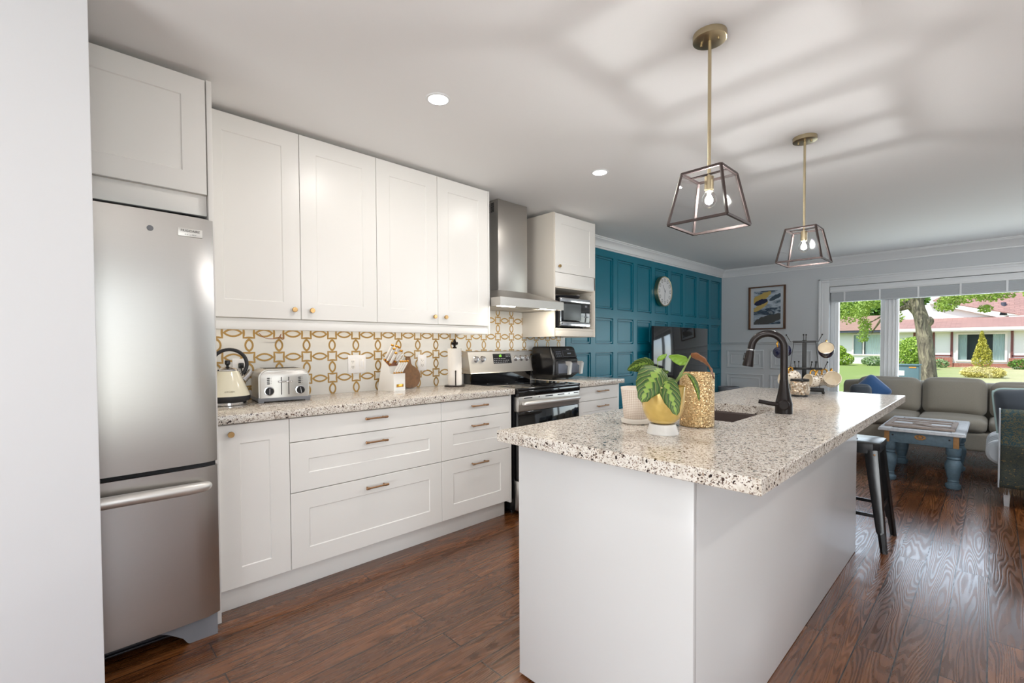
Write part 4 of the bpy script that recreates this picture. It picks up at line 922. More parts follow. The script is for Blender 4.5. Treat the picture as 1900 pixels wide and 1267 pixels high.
# ------------------------------------------------------------------ pendants
def pendant(label, c, a, b, zt, zb):
    cx, cy = c; t = thing('pendant_light', label, 'pendant lamp', (cx, cy, CEIL), 0, 'glass pendant lamps over the island'); Z = lambda z: z-CEIL
    m = M(); m.lathe((0, 0, 0), [(.054, -.024), (.060, -.022), (.060, -.0005)], 40); cn = m.build('canopy', 'rod', t)
    for s in (-1, 1):
        m = M(); m.cyl((s*.032, 0, -.024), (s*.032, 0, -.033), .005, n=12); m.build('screw', 'rod', cn)
    m = M(); m.cyl((0, 0, -.022), (0, 0, Z(zt)-.012), .0062, n=14); m.build('rod', 'rod', t)
    m = M(); m.cyl((0, 0, Z(zt)-.010), (0, 0, Z(zt)-.060), .0165, n=22); m.cyl((0, 0, Z(zt)-.060), (0, 0, Z(zt)-.066), .0135, n=22); m.build('socket', 'rod', t)
    zbulb = Z(zt)-.098
    m = M(); m.lathe((0, 0, zbulb), [(.004, -.030), (.016, -.026), (.0255, -.014), (.0285, 0), (.025, .015), (.0165, .026), (.0125, .034)], 24); bu = m.build('bulb', 'lampglass', t)
    m = M(); m.lathe((0, 0, zbulb), [(.004, -.014), (.011, -.010), (.0140, -.002), (.012, .008), (.006, .018), (.004, .032)], 18); m.build('filament', 'bulb', bu)
    k = .0085; tp = [Vector((x*a, y*a, Z(zt))) for x, y in ((1, 1), (-1, 1), (-1, -1), (1, -1))]; bt = [Vector((x*b, y*b, Z(zb))) for x, y in ((1, 1), (-1, 1), (-1, -1), (1, -1))]
    m = M()
    for i in range(4):
        j = (i+1) % 4; m.bar(tp[i], tp[j], k, k); m.bar(bt[i], bt[j], k, k); m.bar(tp[i], bt[i], k, k, up=(tp[i].x, tp[i].y, 0))
    m.bar((-a, 0, Z(zt)), (a, 0, Z(zt)), .012, .004); m.build('cage_frame', 'frame_metal', t)
    for i in range(4):
        j = (i+1) % 4; q_ = [tp[i]*1, tp[j]*1, bt[j]*1, bt[i]*1]; nn = (q_[1]-q_[0]).cross(q_[3]-q_[0]).normalized()*.0012; ctr = sum(q_, Vector())/4
        q_ = [ctr+(p-ctr)*.97 for p in q_]; m = M(); m.prism([p-nn for p in q_], nn*2); m.build('glass_pane', 'lampglass', t)
    return t
pendant('brass and dark-framed glass pendant lamp over the near end of the island, larger in view', (-.757, 1.778), .0731, .1091, 1.861, 1.671)
pendant('brass and dark-framed glass pendant lamp over the far end of the island by the window', (-.754, 3.035), .0734, .110, 1.866, 1.681)

# recessed ceiling lights
def downlight(label, x, y, seen=True):
    t = thing('ceiling_light', label, 'ceiling light', (x, y, CEIL), 0, 'recessed ceiling lights')
    m = M(); n = 32; rg = [m.ring((0, 0, h), r, (1, 0, 0), (0, 1, 0), n) for r, h in ((.0465, -.001), (.0465, -.004), (.056, -.004), (.060, -.0005))]; m.skin(rg, False, False); m.build('trim_ring', 'trim', t)
    m = M(); m.lathe((0, 0, 0), [(.046, -.003), (.046, -.0005)], 32); m.build('lens', 'down', t)
    l = light('downlight', 'AREA', (x, y, CEIL-.006), DOWNLIGHT_W, CAN_COL, target=(x, y, 0), shape='DISK', size=.09)
downlight('recessed ceiling light in front of the wall cabinets, nearer one', -1.838, 1.310)
downlight('recessed ceiling light near the range hood, farther one', -1.858, 2.637)
for x, y in ((-1.2, -1.4), (.9, .2), (.9, -1.6), (.95, 2.0)):  # extra lights added out of view to brighten the room
    downlight('added recessed fill light in the ceiling, out of view', x, y)
# ------------------------------------------------------------------ left worktop
# kettle
t = thing('kettle', 'cream pyramid kettle with black hoop handle beside the refrigerator', 'kettle', (-2.80, .640, .915))
m = M(); m.lathe((0, 0, 0), [(.080, 0), (.084, .003), (.084, .016), (.078, .018)], 40); m.build('power_base', 'chrome', t)
m = M(); m.lathe((0, 0, 0), [(.086, .0185), (.098, .022), (.103, .034), (.1035, .048), (.102, .049)], 44); m.build('bottom_band', 'dark_plastic', t)
m = M(); m.lathe((0, 0, 0), [(.1025, .0495), (.101, .056), (.052, .174), (.049, .178), (.0, .179)], 48); bo = m.build('body', 'cream', t)
MT['kettletext'] = mat('kettle_lettering', lin(120, 112, 90), .4, bump=(60, .01))
m = M(); text_mesh(m, 'KITCHEN', (.0965*.995, -.014, .074), (.1, 1, 0), (-.4, .04, .92), .011); m.build('lettering', 'kettletext', bo)
m = M(); m.lathe((0, 0, 0), [(.0475, .1795), (.046, .186), (.030, .196), (.012, .201), (.0, .202)], 36); li = m.build('lid', 'chrome', t)
m = M(); m.lathe((0, 0, 0), [(.006, .2015), (.007, .208), (.0125, .213), (.0135, .226), (.0115, .233), (.0, .234)], 22); m.build('knob', 'black', li)
m = M(); pts = [Vector((-.012, .012+.082*cos(radians(a)), .212+.078*sin(radians(a)))) for a in range(-42, 226, 8)]
m.tube(pts, [.0095]*len(pts), 12); m.build('handle', 'dark_plastic', t)
m = M(); m.tube([(.0, .074, .128), (.0, .094, .150), (.0, .112, .176)], [.019, .0155, .0135], 16); m.build('spout', 'chrome', t)
# toaster
t = thing('toaster', 'brushed steel four-slice toaster with two black dials beside the kettle', 'toaster', (-2.838, .912, .915), radians(-6.5))
hw, dp, ht = .132, .108, .183
def toast_prof(w_, h, r, n=8): return [(-w_, .016)] + [(-w_+r-r*cos(a*pi/2/n), h-r+r*sin(a*pi/2/n)) for a in range(n+1)] + [(w_-r+r*sin(a*pi/2/n), h-r+r*cos(a*pi/2/n)) for a in range(n+1)] + [(w_, .016)]
m = M(); m.skin([[m.V((x, y, z)) for y, z in toast_prof(hw*k, ht-(1-k)*.1, .048)] for x, k in ((-dp, .965), (-dp+.012, 1), (dp-.014, 1), (dp-.004, .975))]); m.build('shell', 'steel', t)
m = M(); m.skin([[m.V((x, y, z)) for y, z in toast_prof(hw*k, ht*k2, .044)] for x, k, k2 in ((dp-.003, .93, .965), (dp+.002, .93, .965), (dp+.004, .91, .955))]); fp = m.build('front_plate', 'steel', t)
m = M(); m.box(-dp-.002, dp+.006, -hw-.002, hw+.002, .006, .026, .004)
for x in (-dp+.015, dp-.008):
    for y in (-hw+.014, hw-.014): m.box(x-.013, x+.013, y-.014, y+.014, 0, .008, .002)
m.build('base_trim', 'grey_plastic', t)
for y in (-.018, .020):
    m = M(); m.box(dp+.0036, dp+.0046, y-.0022, y+.0022, .040, .138); m.build('lever_slot', 'gap', fp)
    m = M(); m.box(dp+.0046, dp+.012, y-.004, y+.004, .108, .118, .001); m.box(dp+.010, dp+.022, y-.018, y+.018, .108, .118, .004); m.build('lever', 'chrome', fp)
for s in (-1, 1):
    m = M(); m.lathe((dp+.004, s*.079, .062), [(.0255, 0), (.0255, .004), (.021, .005)], 28, (1, 0, 0)); dl = m.build('dial_ring', 'chrome', fp)
    m = M(); m.lathe((dp+.0091, s*.079, .062), [(.0205, 0), (.0205, .010), (.019, .012)], 28, (1, 0, 0)); m.build('dial', 'black', dl)
    m = M(); m.obox((dp+.022, s*.079, .062), (.001, 0, 0), (0, .0016, .0004), (0, -.003 if s > 0 else .0005, .016)); m.build('dial_pointer', 'chrome', dl)
    m = M()
    for k in range(4): m.box(dp+.0045, dp+.006, s*.079-.010, s*.079+.004, .100+k*.010, .1055+k*.010, .0008); m.box(dp+.0045, dp+.006, s*.079+.009, s*.079+.0115, .102+k*.010, .1045+k*.010)
    m.build('button_column', 'black', fp)
m = M()
for x in (-.07, -.03, .02, .06): m.box(x-.011, x+.011, -.09, .09, ht-.001, ht+.0006)
m.build('bread_slots', 'gap', t)
# outlets
def outlet(label, y0, y1, z0, z1, gangs):
    t = thing('wall_outlet', label, 'outlet', (W, (y0+y1)/2, z0), group='white outlets on the backsplash')
    m = M(t); m.box(W+.001, W+.006, y0, y1, z0, z1, .002); pt = m.build('plate', 'white_plastic', t)
    for k in range(gangs):
        yc = y0 + (y1-y0)*(k+.5)/gangs; m = M(t); m.box(W+.006, W+.0072, yc-.017, yc+.017, z0+.026, z1-.026, .001); rc = m.build('receptacle', 'white_gloss', pt)
        m = M(t)
        if k == 0:
            for zc in (z0+.042, z1-.042):
                for s in (-.006, .006): m.box(W+.0071, W+.0076, yc+s-.0012, yc+s+.0012, zc-.005, zc+.005)
                m.lathe((W+.0071, yc, zc-.010), [(.0022, 0), (.0022, .0004)], 8, (1, 0, 0))
            m.build('slots', 'gap', rc)
        else:
            m.box(W+.0072, W+.0095, yc-.010, yc+.010, z0+.040, z1-.040, .0008); m.build('rocker', 'white_plastic', rc)
    return t
ok_ = outlet('white outlet behind the kettle on the backsplash', .705, .785, 1.035, 1.152, 1)
outlet('white double-gang outlet on the backsplash between toaster and knife block', 1.382, 1.508, 1.041, 1.161, 2)
outlet('white single outlet on the backsplash between knife block and paper towel', 1.921, 1.998, 1.037, 1.156, 1)
t = thing('power_cord', 'black plug with cord running from the outlet down to the kettle base', 'cord', (W, .74, 1.11))
m = M(t); m.box(W+.0085, W+.030, .732, .758, 1.098, 1.128, .004); m.build('plug', 'black', t)
m = M(t); m.tube(bez([(W+.022, .745, 1.098), (W+.03, .75, 1.05), (W+.032, .758, .98), (W+.04, .755, .922), (-2.87, .74, .9185), (-2.85, .722, .9185)], 8), .0028, 8); m.build('cord', 'black', t)
t = thing('cable_tangle', 'brown wire tangle hanging under the wall cabinets above the toaster', 'cable', (W+.02, .93, 1.28))
m = M(t); m.tube(bez([(W+.015, .84, 1.300), (W+.02, .87, 1.272), (W+.02, .91, 1.266), (W+.02, .945, 1.272), (W+.018, .962, 1.296), (W+.025, .955, 1.276), (W+.02, .972, 1.262), (W+.02, .975, 1.30)], 8), .002, 6); m.build('wire', 'pinkwood', t)

# knife block
KB = Vector((-2.822, 1.672, .915)); ka = radians(16); KR = Matrix.Rotation(ka, 3, 'Z')
t = thing('knife_block', 'white knife block with gold plate on the worktop holding white-handled knives', 'knife block', KB, ka)
prof = [(-.150, 0), (.0, 0), (.0, .118), (-.034, .122), (-.042, .166), (-.105, .216)]
m = M(); m.prism([(x, -.055, z) for x, z in prof], (0, .110, 0)); kb_ = m.build('block', 'white_gloss', t)
m = M(); a = Vector((-.105, 0, .216)); b = Vector((-.042, 0, .166)); d = (b-a); nn = Vector((-d.z, 0, d.x)).normalized()
nn = Vector((.62, 0, .78)); m.prism([a+Vector((0, -.05, 0))+nn*.0006+d*.06, b+Vector((0, -.05, 0))+nn*.0006-d*.06, b+Vector((0, .05, 0))+nn*.0006-d*.06, a+Vector((0, .05, 0))+nn*.0006+d*.06], nn*.002); m.build('slot_insert', 'pinkwood', kb_)
m = M(); m.box(.0002, .002, -.030, .036, .026, .046, .0006); m.build('name_plate', 'gold', kb_)
def knife(label, x, y, z, ln, group, tip=True, wd=.020, th=.012):
    p = KB + KR @ Vector((x, y, 0)) + Vector((0, 0, z)); t = thing('knife', label, 'knife', p, ka, group); d = Vector((.52, .10, .85)).normalized()
    m = M(); m.bar(d*.010, d*ln, th, wd, up=(0, 1, 0), bv=.003); m.build('handle', 'white_gloss', t)
    m = M(); m.bar(d*-.03, d*.0098, th*.9, wd*.8, up=(0, 1, 0), bv=.001); m.build('bolster', 'gold', t)
    if tip: m = M(); m.bar(d*(ln+.0002), d*(ln+.013), th, wd, up=(0, 1, 0), bv=.002); m.build('end_cap', 'gold', t)
u = lambda f, y: ((-.105+.063*f), y, (.216-.050*f)+.002)
for lab, f, y, ln in (('large white knife at the back left of the knife block', .15, -.040, .112), ('white knife second from left at the back of the knife block', .42, -.036, .100), ('short white knife in front at the left of the knife block', .74, -.030, .085), ('white knife at the back middle of the knife block', .15, .002, .105), ('white knife at the back right of the knife block', .20, .030, .098), ('white knife at the far right of the knife block', .48, .040, .086)):
    knife(lab, *u(f, y), ln, 'large knives in the knife block')
for i, pos in enumerate(('leftmost', 'second from left', 'third from left', 'rightmost')):
    knife('white steak knife in the low front rack of the knife block, '+pos, -.017, -.033+.023*i, .1195, .090, 'steak knives in the knife block', True, .013, .010)
p = KB + KR @ Vector((-.058, .028, .0)) + Vector((0, 0, .182)); t = thing('kitchen_scissors', 'white-handled scissors standing in the middle of the knife block', 'scissors', p, ka)
for s in (-1, 1):
    m = M(); c = Vector((.038, s*.016, .046)); m.tube([c + Vector((.52*.026*sin(a), s*.013*cos(a), .85*.026*sin(a))) for a in [i*2*pi/20 for i in range(21)]], .005, 10, cap=False); m.build('finger_loop', 'white_gloss', t)
m = M(); m.bar((-.01, 0, -.016), (.026, 0, .028), .010, .016, up=(0, 1, 0), bv=.002); m.build('blades', 'chrome', t)
# round board leaning on the wall
t = thing('cutting_board', 'round olive wood board leaning on the backsplash behind the knife block', 'cutting board', (-2.945, 1.815, .916))
m = M(); pts = []; n = 44
for i in range(n):
    a = -pi/2 + .26 + (2*pi)*i/n; r = .083*(1+.02*sin(5*a)); pts.append((r*cos(a), .083+r*sin(a)))
k0 = [p for p in pts if not (p[1] > .15 and abs(p[0]) < .024)]
top = [i for i, p in enumerate(k0) if p[1] > .148 and p[0] >= .02][-1]
k0 = k0[:top+1] + [(.018, .176), (.016, .215), (.010, .226), (-.010, .226), (-.016, .215), (-.018, .176)] + k0[top+1:]
m.prism([(.030-z*.18, y, z+.001) for y, z in k0], (.016, 0, .003)); m.build('board', 'bark_wood', t)
# paper towel
t = thing('paper_towel_holder', 'paper towel roll on a dark holder with a pointed finial, left of the range', 'paper towel holder', (-2.832, 2.150, .915))
m = M(); m.lathe((0, 0, 0), [(.078, 0), (.080, .004), (.074, .010), (.056, .012), (.0, .012)], 40); m.build('base', 'bronze', t)
m = M(); m.lathe((0, 0, 0), [(.020, .0125), (.0525, .0125), (.0525, .286), (.020, .286)], 44); m.build('roll', 'paper', t)
m = M(); m.cyl((0, 0, .012), (0, 0, .300), .006, n=12); m.lathe((0, 0, 0), [(.016, .2865), (.018, .292), (.012, .297), (.007, .302), (.012, .306), (.006, .311), (.011, .320), (.015, .330), (.010, .345), (.004, .356), (.0, .360)], 18)
for s in (-1, 1): m.tube(bez([(0, s*.004, .312), (0, s*.014, .318), (0, s*.024, .332), (0, s*.027, .322), (0, s*.021, .315)], 5), .0042, 8)
m.build('finial', 'bronze', t)
fx, fy = .0645*.852, -.0645*.523
m = M(); m.tube([(fx, fy, .008), (fx, fy, .100), (fx, fy, .116)], [.0042, .0042, .0052], 10); m.sph((fx, fy, .118), .006, 10); m.build('tear_rod', 'bronze', t)

# air fryer
AX, AY0, AY1 = -2.665, 3.112, 3.452
t = thing('air_fryer', 'black dual-drawer air fryer with silver handles on the worktop right of the range', 'air fryer', (-2.80, (AY0+AY1)/2, .915))
m = M(t)
def loop(x0, x1, y0, y1, z, r=.03, n=5):
    pts = []
    for cx, cy, a in ((x1-r, y0+r, -90), (x1-r, y1-r, 0), (x0+r, y1-r, 90), (x0+r, y0+r, 180)):
        for i in range(n+1): th = radians(a+90*i/n); pts.append(m.V((cx+r*cos(th), cy+r*sin(th), z)))
    return pts
m.skin([loop(-2.955, AX-.055, AY0+.02, AY1-.02, .9245), loop(-2.962, AX-.010, AY0, AY1, .960), loop(-2.962, AX, AY0, AY1, 1.095), loop(-2.962, AX-.012, AY0, AY1, 1.108), loop(-2.955, AX-.045, AY0+.004, AY1-.004, 1.200), loop(-2.945, AX-.062, AY0+.012, AY1-.012, 1.212)])
for yy in (AY0+.05, AY1-.05):
    for xx in (-2.92, -2.76): m.cyl((xx, yy, .9155), (xx, yy, .926), .012, n=10)
fb = m.build('body', 'black', t)
MT['fry_grey'] = mat('smoked_grey_plastic', lin(92, 98, 112), .4, bump=(120, .04))
m = M(t); m.prism([(AX-.010, AY0+.022, 1.112), (AX-.044, AY0+.022, 1.196), (AX-.044, AY1-.022, 1.196), (AX-.010, AY1-.022, 1.112)], (.003, 0, .001)); cp = m.build('control_panel', 'blackglass', t)
m = M(t)
ym = (AY0+AY1)/2; SP = lambda y, z: (AX-.0068-.034*(z-1.112)/.084, y, z)
for y0, y1, z0, z1 in ((AY0+.135, AY1-.032, 1.122, 1.172),):
    for a, b in (((y0, z0), (y1, z0)), ((y1, z0), (y1, z1)), ((y1, z1), (y0, z1)), ((y0, z1), (y0, z0))): m.tube([SP(*a), SP(*b)], .0011, 6)
for i in range(3):
    for j in range(3): m.obox(SP(AY0+.050+i*.025, 1.126+j*.018), (.0006, 0, 0), (0, .008, 0), (0, 0, .0045))
m.obox(SP(AY0+.222, 1.146), (.0006, 0, 0), (0, .026, 0), (0, 0, .008))
m.build('panel_marks', 'fry_grey', cp)
m = M(t); text_mesh(m, 'NINJA', SP(ym+.05, 1.186), (0, 1, 0), (-.37, 0, .93), .014); m.build('lettering', 'legend', cp)
for a, b in ((AY0+.016, ym-.003), (ym+.003, AY1-.006)):
    m = M(t); m.box(AX-.03, AX+.012, a, b, .966, 1.082, .012, 3); dw = m.build('drawer', 'dark_plastic', t)
    m = M(t); m.box(AX+.0105, AX+.0135, a+.018, b-.012, .974, 1.060, .004); m.build('front_plate', 'fry_grey', dw)
    hy = b-.034; m = M(t); m.prism([(AX+.010, hy, 1.080), (AX+.050, hy, 1.078), (AX+.062, hy, 1.064), (AX+.048, hy, .964), (AX+.030, hy, .960), (AX+.036, hy, 1.040), (AX+.010, hy, 1.050)], (0, .032, 0)); m.build('handle', 'silver', dw)
m = M(t); m.box(W+.003, W+.026, 3.093, 3.118, 1.105, 1.135, .004); m.tube(bez([(W+.018, 3.105, 1.106), (W+.02, 3.10, 1.05), (W+.02, 3.11, 1.0)], 6), .003, 8); m.build('plug', 'black', t)

# ------------------------------------------------------------------ left feature wall: clock, television
CK = Vector((W, 5.588, 1.908)); t = thing('wall_clock', 'round pale wall clock with brass rim on the teal panelled wall', 'clock', CK)
m = M(); m.lathe((0, 0, 0), [(.185, .0005), (.192, .004), (.192, .050), (.186, .054), (.178, .052), (.178, .046)], 56, (1, 0, 0), cap=True); m.build('rim', 'rod', t)
m = M(); m.lathe((0, 0, 0), [(.1775, .044), (.1775, .0465)], 56, (1, 0, 0)); fc = m.build('face', 'white_plastic', t)
MT['num'] = mat('clock_numeral_ring', lin(128, 132, 128), .5, bump=(60, .01))
for k in range(12):
    a = 2*pi*k/12; m = M(); c = Vector((.0468, .142*sin(a), .142*cos(a))); n = 20
    r0 = m.ring(c, .023, (0, 1, 0), (0, 0, 1), n); r1 = m.ring(c, .016, (0, 1, 0), (0, 0, 1), n); m.skin([r0, r1], False, False)
    text_mesh(m, str(k if k else 12), c+Vector((.0002, 0, 0)), (0, 1, 0), (0, 0, 1), .022); m.build('hour_mark', 'num', fc)
m = M(); m.bar((.049, .012, -.016), (.049, -.056, .078), .006, .0014, up=(1, 0, 0)); m.build('hour_hand', 'grey_plastic', t)
m = M(); m.bar((.051, .002, .02), (.051, -.016, -.11), .004, .0014, up=(1, 0, 0)); m.lathe((.048, 0, 0), [(.008, 0), (.008, .005)], 16, (1, 0, 0)); m.build('minute_hand', 'grey_plastic', t)
t = thing('television', 'large flat black television standing in front of the teal wall', 'television', (-2.87, 5.94, .60))
m = M(t); m.box(-2.895, -2.870, 5.172, 6.708, .60, 1.455, .004)
for y in (5.45, 6.43): m.bar((-2.885, y, .60), (-2.80, y, .561), .02, .012); m.bar((-2.885, y, .60), (-2.95, y, .561), .02, .012)
m.build('case', 'dark_plastic', t)
m = M(t); m.box(-2.870, -2.865, 5.174, 6.706, .606, 1.453, .001); m.build('screen', 'screen', t)
t = thing('media_console', 'low dark media console under the television', 'console', (-2.78, 5.94, 0))
m = M(t); m.box(-2.96, -2.57, 5.20, 6.68, .10, .555, .004)
for y in (5.27, 6.61):
    for x in (-2.92, -2.61): m.cyl((x, y, 0), (x, y, .10), .022, .03, 12)
m.build('cabinet', 'frame_wood', t)
for k in range(3):
    m = M(t); m.box(-2.571, -2.556, 5.215+k*.487, 5.69+k*.487, .115, .54, .002); m.build('door', 'frame_wood', t)
t = thing('grey_planter', 'round grey planter filled with dark soil in the corner by the teal wall', 'planter', (-2.70, 7.05, 0))
m = M(); m.lathe((0, 0, 0), [(.11, 0), (.12, .01), (.142, .60), (.142, .612), (.134, .612), (.13, .58), (.0, .58)], 36); m.build('pot', 'grey_plastic', t)
m = M(); m.lathe((0, 0, 0), [(.128, .585), (.09, .600), (.04, .592), (.0, .603)], 24); m.build('soil', 'soil', t)
# framed print on the far wall
t = thing('framed_picture', 'framed abstract print of navy, gold and grey strokes on the far wall', 'picture', (-2.328, FARY-.002, 1.764))
x0, x1, z0, z1 = -.2495, .2495, -.316, .316
m = M(); 
for a in ((x0, x0+.018, z0, z1), (x1-.018, x1, z0, z1), (x0+.018, x1-.018, z0, z0+.018), (x0+.018, x1-.018, z1-.018, z1)): m.box(a[0], a[1], -.034, 0, a[2], a[3], .002)
m.build('frame', 'frame_wood', t)
m = M(); m.box(x0+.017, x1-.017, -.012, -.004, z0+.017, z1-.017); mo = m.build('mount', 'mount', t)
m = M(); m.box(x0+.07, x1-.066, -.0135, -.0121, z0+.072, z1-.066); m.build('print', 'art', mo)
m = M(); 
for a in ((x0+.018, x0+.028, z0+.018, z1-.018), (x1-.028, x1-.018, z0+.018, z1-.018)): m.box(a[0], a[1], -.024, -.012, a[2], a[3], .001)
m.build('slip', 'raw_wood', t)

# ------------------------------------------------------------------ bar stool
SC = Vector((-.612, 3.612, 0)); t = thing('bar_stool', 'black metal bar stool tucked under the far end of the island', 'stool', SC)
m = M(); hs = .152; ft = .192
rg = [[m.V((x*k, y*k, z)) for x, y in ((-hs, -hs+.03), (-hs+.03, -hs), (hs-.03, -hs), (hs, -hs+.03), (hs, hs-.03), (hs-.03, hs), (-hs+.03, hs), (-hs, hs-.03))] for k, z in ((.99, .585), (1.0, .612), (.985, .624), (.93, .628), (.2, .622))]
m.skin(rg); st_ = m.build('seat', 'black', t)
m = M(); m.box(-.022, .022, -.008, .008, .6225, .6265, .001); m.build('hand_slot', 'gap', st_)
for sx in (-1, 1):
    for sy in (-1, 1):
        m = M(); top, bot = Vector((sx*.138, sy*.138, .586)), Vector((sx*ft, sy*ft, .0))
        def sec(f, wd):
            c = top.lerp(bot, f); e = wd
            return [m.V(c + Vector(q)) for q in ((sx*.004, sy*.004, 0), (-sx*e*.45, sy*.010, 0), (-sx*e, sy*.001, 0), (-sx*e, -sy*.006, 0), (-sx*.012, -sy*.004, 0), (-sx*.004, -sy*.012, 0), (-sx*.006, -sy*e, 0), (sx*.001, -sy*e, 0), (sx*.010, -sy*e*.45, 0))]
        m.skin([sec(0, .062), sec(.25, .056), sec(.80, .036), sec(.83, .029), sec(1, .024)]); m.build('leg', 'black', t)
def lp(sx, sy, z): f = (.586-z)/.586; return Vector((sx*(.138+(ft-.138)*f-.012), sy*(.138+(ft-.138)*f-.012), z))
for a, b, z in (((-1, -1), (1, -1), .20), ((-1, 1), (1, 1), .20), ((1, -1), (1, 1), .235), ((-1, -1), (-1, 1), .235)):
    m = M(); m.bar(lp(*a, z), lp(*b, z), .008, .020); m.build('foot_rest', 'black', t)
m = M()
for k in range(4):
    c, s = cos(k*pi/2), sin(k*pi/2); a = Vector((-.128, -.143)); b = Vector((.128, -.143)); ro = lambda p: (p.x*c-p.y*s, p.x*s+p.y*c)
    m.bar((*ro(a), .578), (*ro(b), .578), .004, .030)
m.build('apron', 'black', t)
m = M(); m.lathe((.128, -.1455, .560), [(.006, 0), (.006, .003), (.003, .005)], 12, (0, -1, 0)); m.build('bolt', 'pull', t)

# ------------------------------------------------------------------ coffee table
CX0, CX1, CY0, CY1, CZ = -.718, -.146, 5.305, 6.29, .468
t = thing('coffee_table', 'distressed blue wooden coffee table with turned legs and white-washed top', 'coffee table', ((CX0+CX1)/2, (CY0+CY1)/2, 0))
m = M(t); m.box(CX0, CX1, CY0, CY1, CZ-.022, CZ-.004, .005)
for a in ((CX0+.004, CX0+.09, CY0+.004, CY1-.004), (CX1-.09, CX1-.004, CY0+.004, CY1-.004), (CX0+.09, CX1-.09, CY0+.004, CY0+.09), (CX0+.09, CX1-.09, CY1-.09, CY1-.004)): m.box(*a, CZ-.004, CZ+.004, .003)
for x in (CX0+.105, CX1-.125):
    for k in range(3): m.box(x+k*.008, x+k*.008+.004, CY0+.1, CY1-.1, CZ-.004, CZ+.003, .001)
m.build('table_top', 'white_wash', t)
m = M(t); g_ = .045
m.box(CX0+g_, CX1-g_, CY0+g_, CY0+g_+.02, .345, CZ-.022, .003); m.box(CX0+g_, CX1-g_, CY1-g_-.02, CY1-g_, .345, CZ-.022, .003); m.box(CX0+g_, CX0+g_+.02, CY0+g_, CY1-g_, .345, CZ-.022, .003); m.box(CX1-g_-.02, CX1-g_, CY0+g_, CY1-g_, .345, CZ-.022, .003); ap = m.build('apron', 'blue_wash', t)
for x in (CX0+g_-.004, CX1-g_-.032):
    m = M(t); m.box(x, x+.036, CY0+g_-.005, CY0+g_+.03, .343, CZ-.0225, .002); m.build('corner_block', 'raw_wood', ap)
m = M(t); xc = (CX0+CX1)/2; y = CY0+g_-.003
for i in range(11):
    a = i*2*pi/11; m.sph((xc+.030*cos(a), y, .408+.017*sin(a)), .010, 8, (1, .35, .8))
m.sph((xc, y-.001, .408), .014, 10, (1, .4, 1)); m.build('carved_rosette', 'raw_wood', ap)
for x in (CX0+.10, CX1-.10):
    m = M(t); m.lathe((x, CY0+g_, .41), [(.007, 0), (.007, .006)], 10, (0, -1, 0)); m.build('nail', 'gap', ap)
lgp = [(r_*.86, h_) for r_, h_ in ((.050, 0), (.060, .012), (.060, .036), (.046, .046), (.040, .056), (.046, .066), (.040, .076), (.048, .10), (.064, .17), (.066, .205), (.052, .235), (.044, .245), (.054, .256), (.044, .268), (.050, .278), (.058, .290), (.058, .345))]
for x in (CX0+.075, CX1-.075):
    for y in (CY0+.085, CY1-.085):
        m = M(t); m.lathe((x, y, 0), lgp, 26); m.build('leg', 'blue_wash', t)
t = thing('carved_tray', 'grey-washed wooden carved panel lying on the coffee table', 'tray', (-.45, 5.72, CZ+.0045))
a = radians(4); m = M(); sx, sy = .33, .20
MT_ = 'grey_wash'
for q in ((-.235, .235, -.30, -.25), (-.235, .235, .22, .27), (-.235, -.20, -.25, .22), (.20, .235, -.25, .22)): m.box(q[0], q[1], q[2], q[3], 0, .018, .003)
m.build('frame', 'grey_wash', t)
m = M(); m.box(-.20, .20, -.25, .22, .002, .008); m.build('panel', 'white_wash', t)
m = M(); m.bar((-.20, -.12, .012), (.20, -.12, .012), .05, .009); m.bar((-.20, .10, .012), (.20, .10, .012), .05, .009); m.bar((-.20, -.24, .0125), (.0, -.12, .0125), .03, .008); m.bar((.20, -.24, .0125), (.0, -.12, .0125), .03, .008); m.sph((0, 0, .010), .07, 16, (1, 1, .12)); m.build('carving', 'grey_wash', t)

# ------------------------------------------------------------------ sectional sofa under the window
t = thing('sectional_sofa', 'long taupe linen sofa with loose back cushions under the front window', 'sofa', (.2, 6.7, 0))
m = M(t); m.soft((.22, 6.775, .265), (3.05, .83, .19), .03, (.0, .0, .0), 12); m.build('base', 'sofa', t)
m = M(t); m.soft((.22, 7.10, .52), (3.05, .20, .56), .08, (.0, .01, .0), 12); m.build('back_frame', 'sofa', t)
m = M(t); m.soft((-1.235, 6.74, .45), (.20, .86, .36), .09, (.02, .02, .02), 10); m.build('arm', 'sofa', t)
for x, wd in ((-.835, .57), (-.29, .52), (.27, .58), (.86, .58), (1.45, .58)):
    m = M(t); m.soft((x, 6.665, .415), (wd-.004, .65, .125), .05, (.004, .012, .018), 10); m.build('seat_cushion', 'sofa', t)
for x, wd, h in ((-.835, .575, .40), (-.288, .505, .41), (.27, .58, .385), (.86, .58, .385), (1.45, .58, .385)):
    m = M(t); m.soft((x, 6.88, .478+h/2-.03), (wd-.006, .20, h-.02), .075, (.004, .05, .012), 12, Matrix.Rotation(radians(-10), 3, 'X')); m.build('back_cushion', 'sofa', t)
for x in (-1.22, .2, 1.66):
    for y in (6.42, 7.1):
        m = M(t); m.cyl((x, y, 0), (x, y, .18), .02, .028, 10); m.build('foot', 'frame_wood', t)
t = thing('throw_pillow', 'blue velvet pillow standing on one corner at the left end of the sofa', 'pillow', (-.96, 6.60, .53))
m = M(); m.soft((0, 0, .155), (.30, .10, .30), .045, (0, .05, 0), 12, Matrix.Rotation(radians(-16), 3, 'Z') @ Matrix.Rotation(radians(-14), 3, 'X') @ Matrix.Rotation(radians(40), 3, 'Y')); m.build('cover', 'blue_velvet', t)
t = thing('throw_pillow', 'dark blue-grey pillow lying behind the blue pillow at the left arm of the sofa', 'pillow', (-1.02, 6.40, .50))
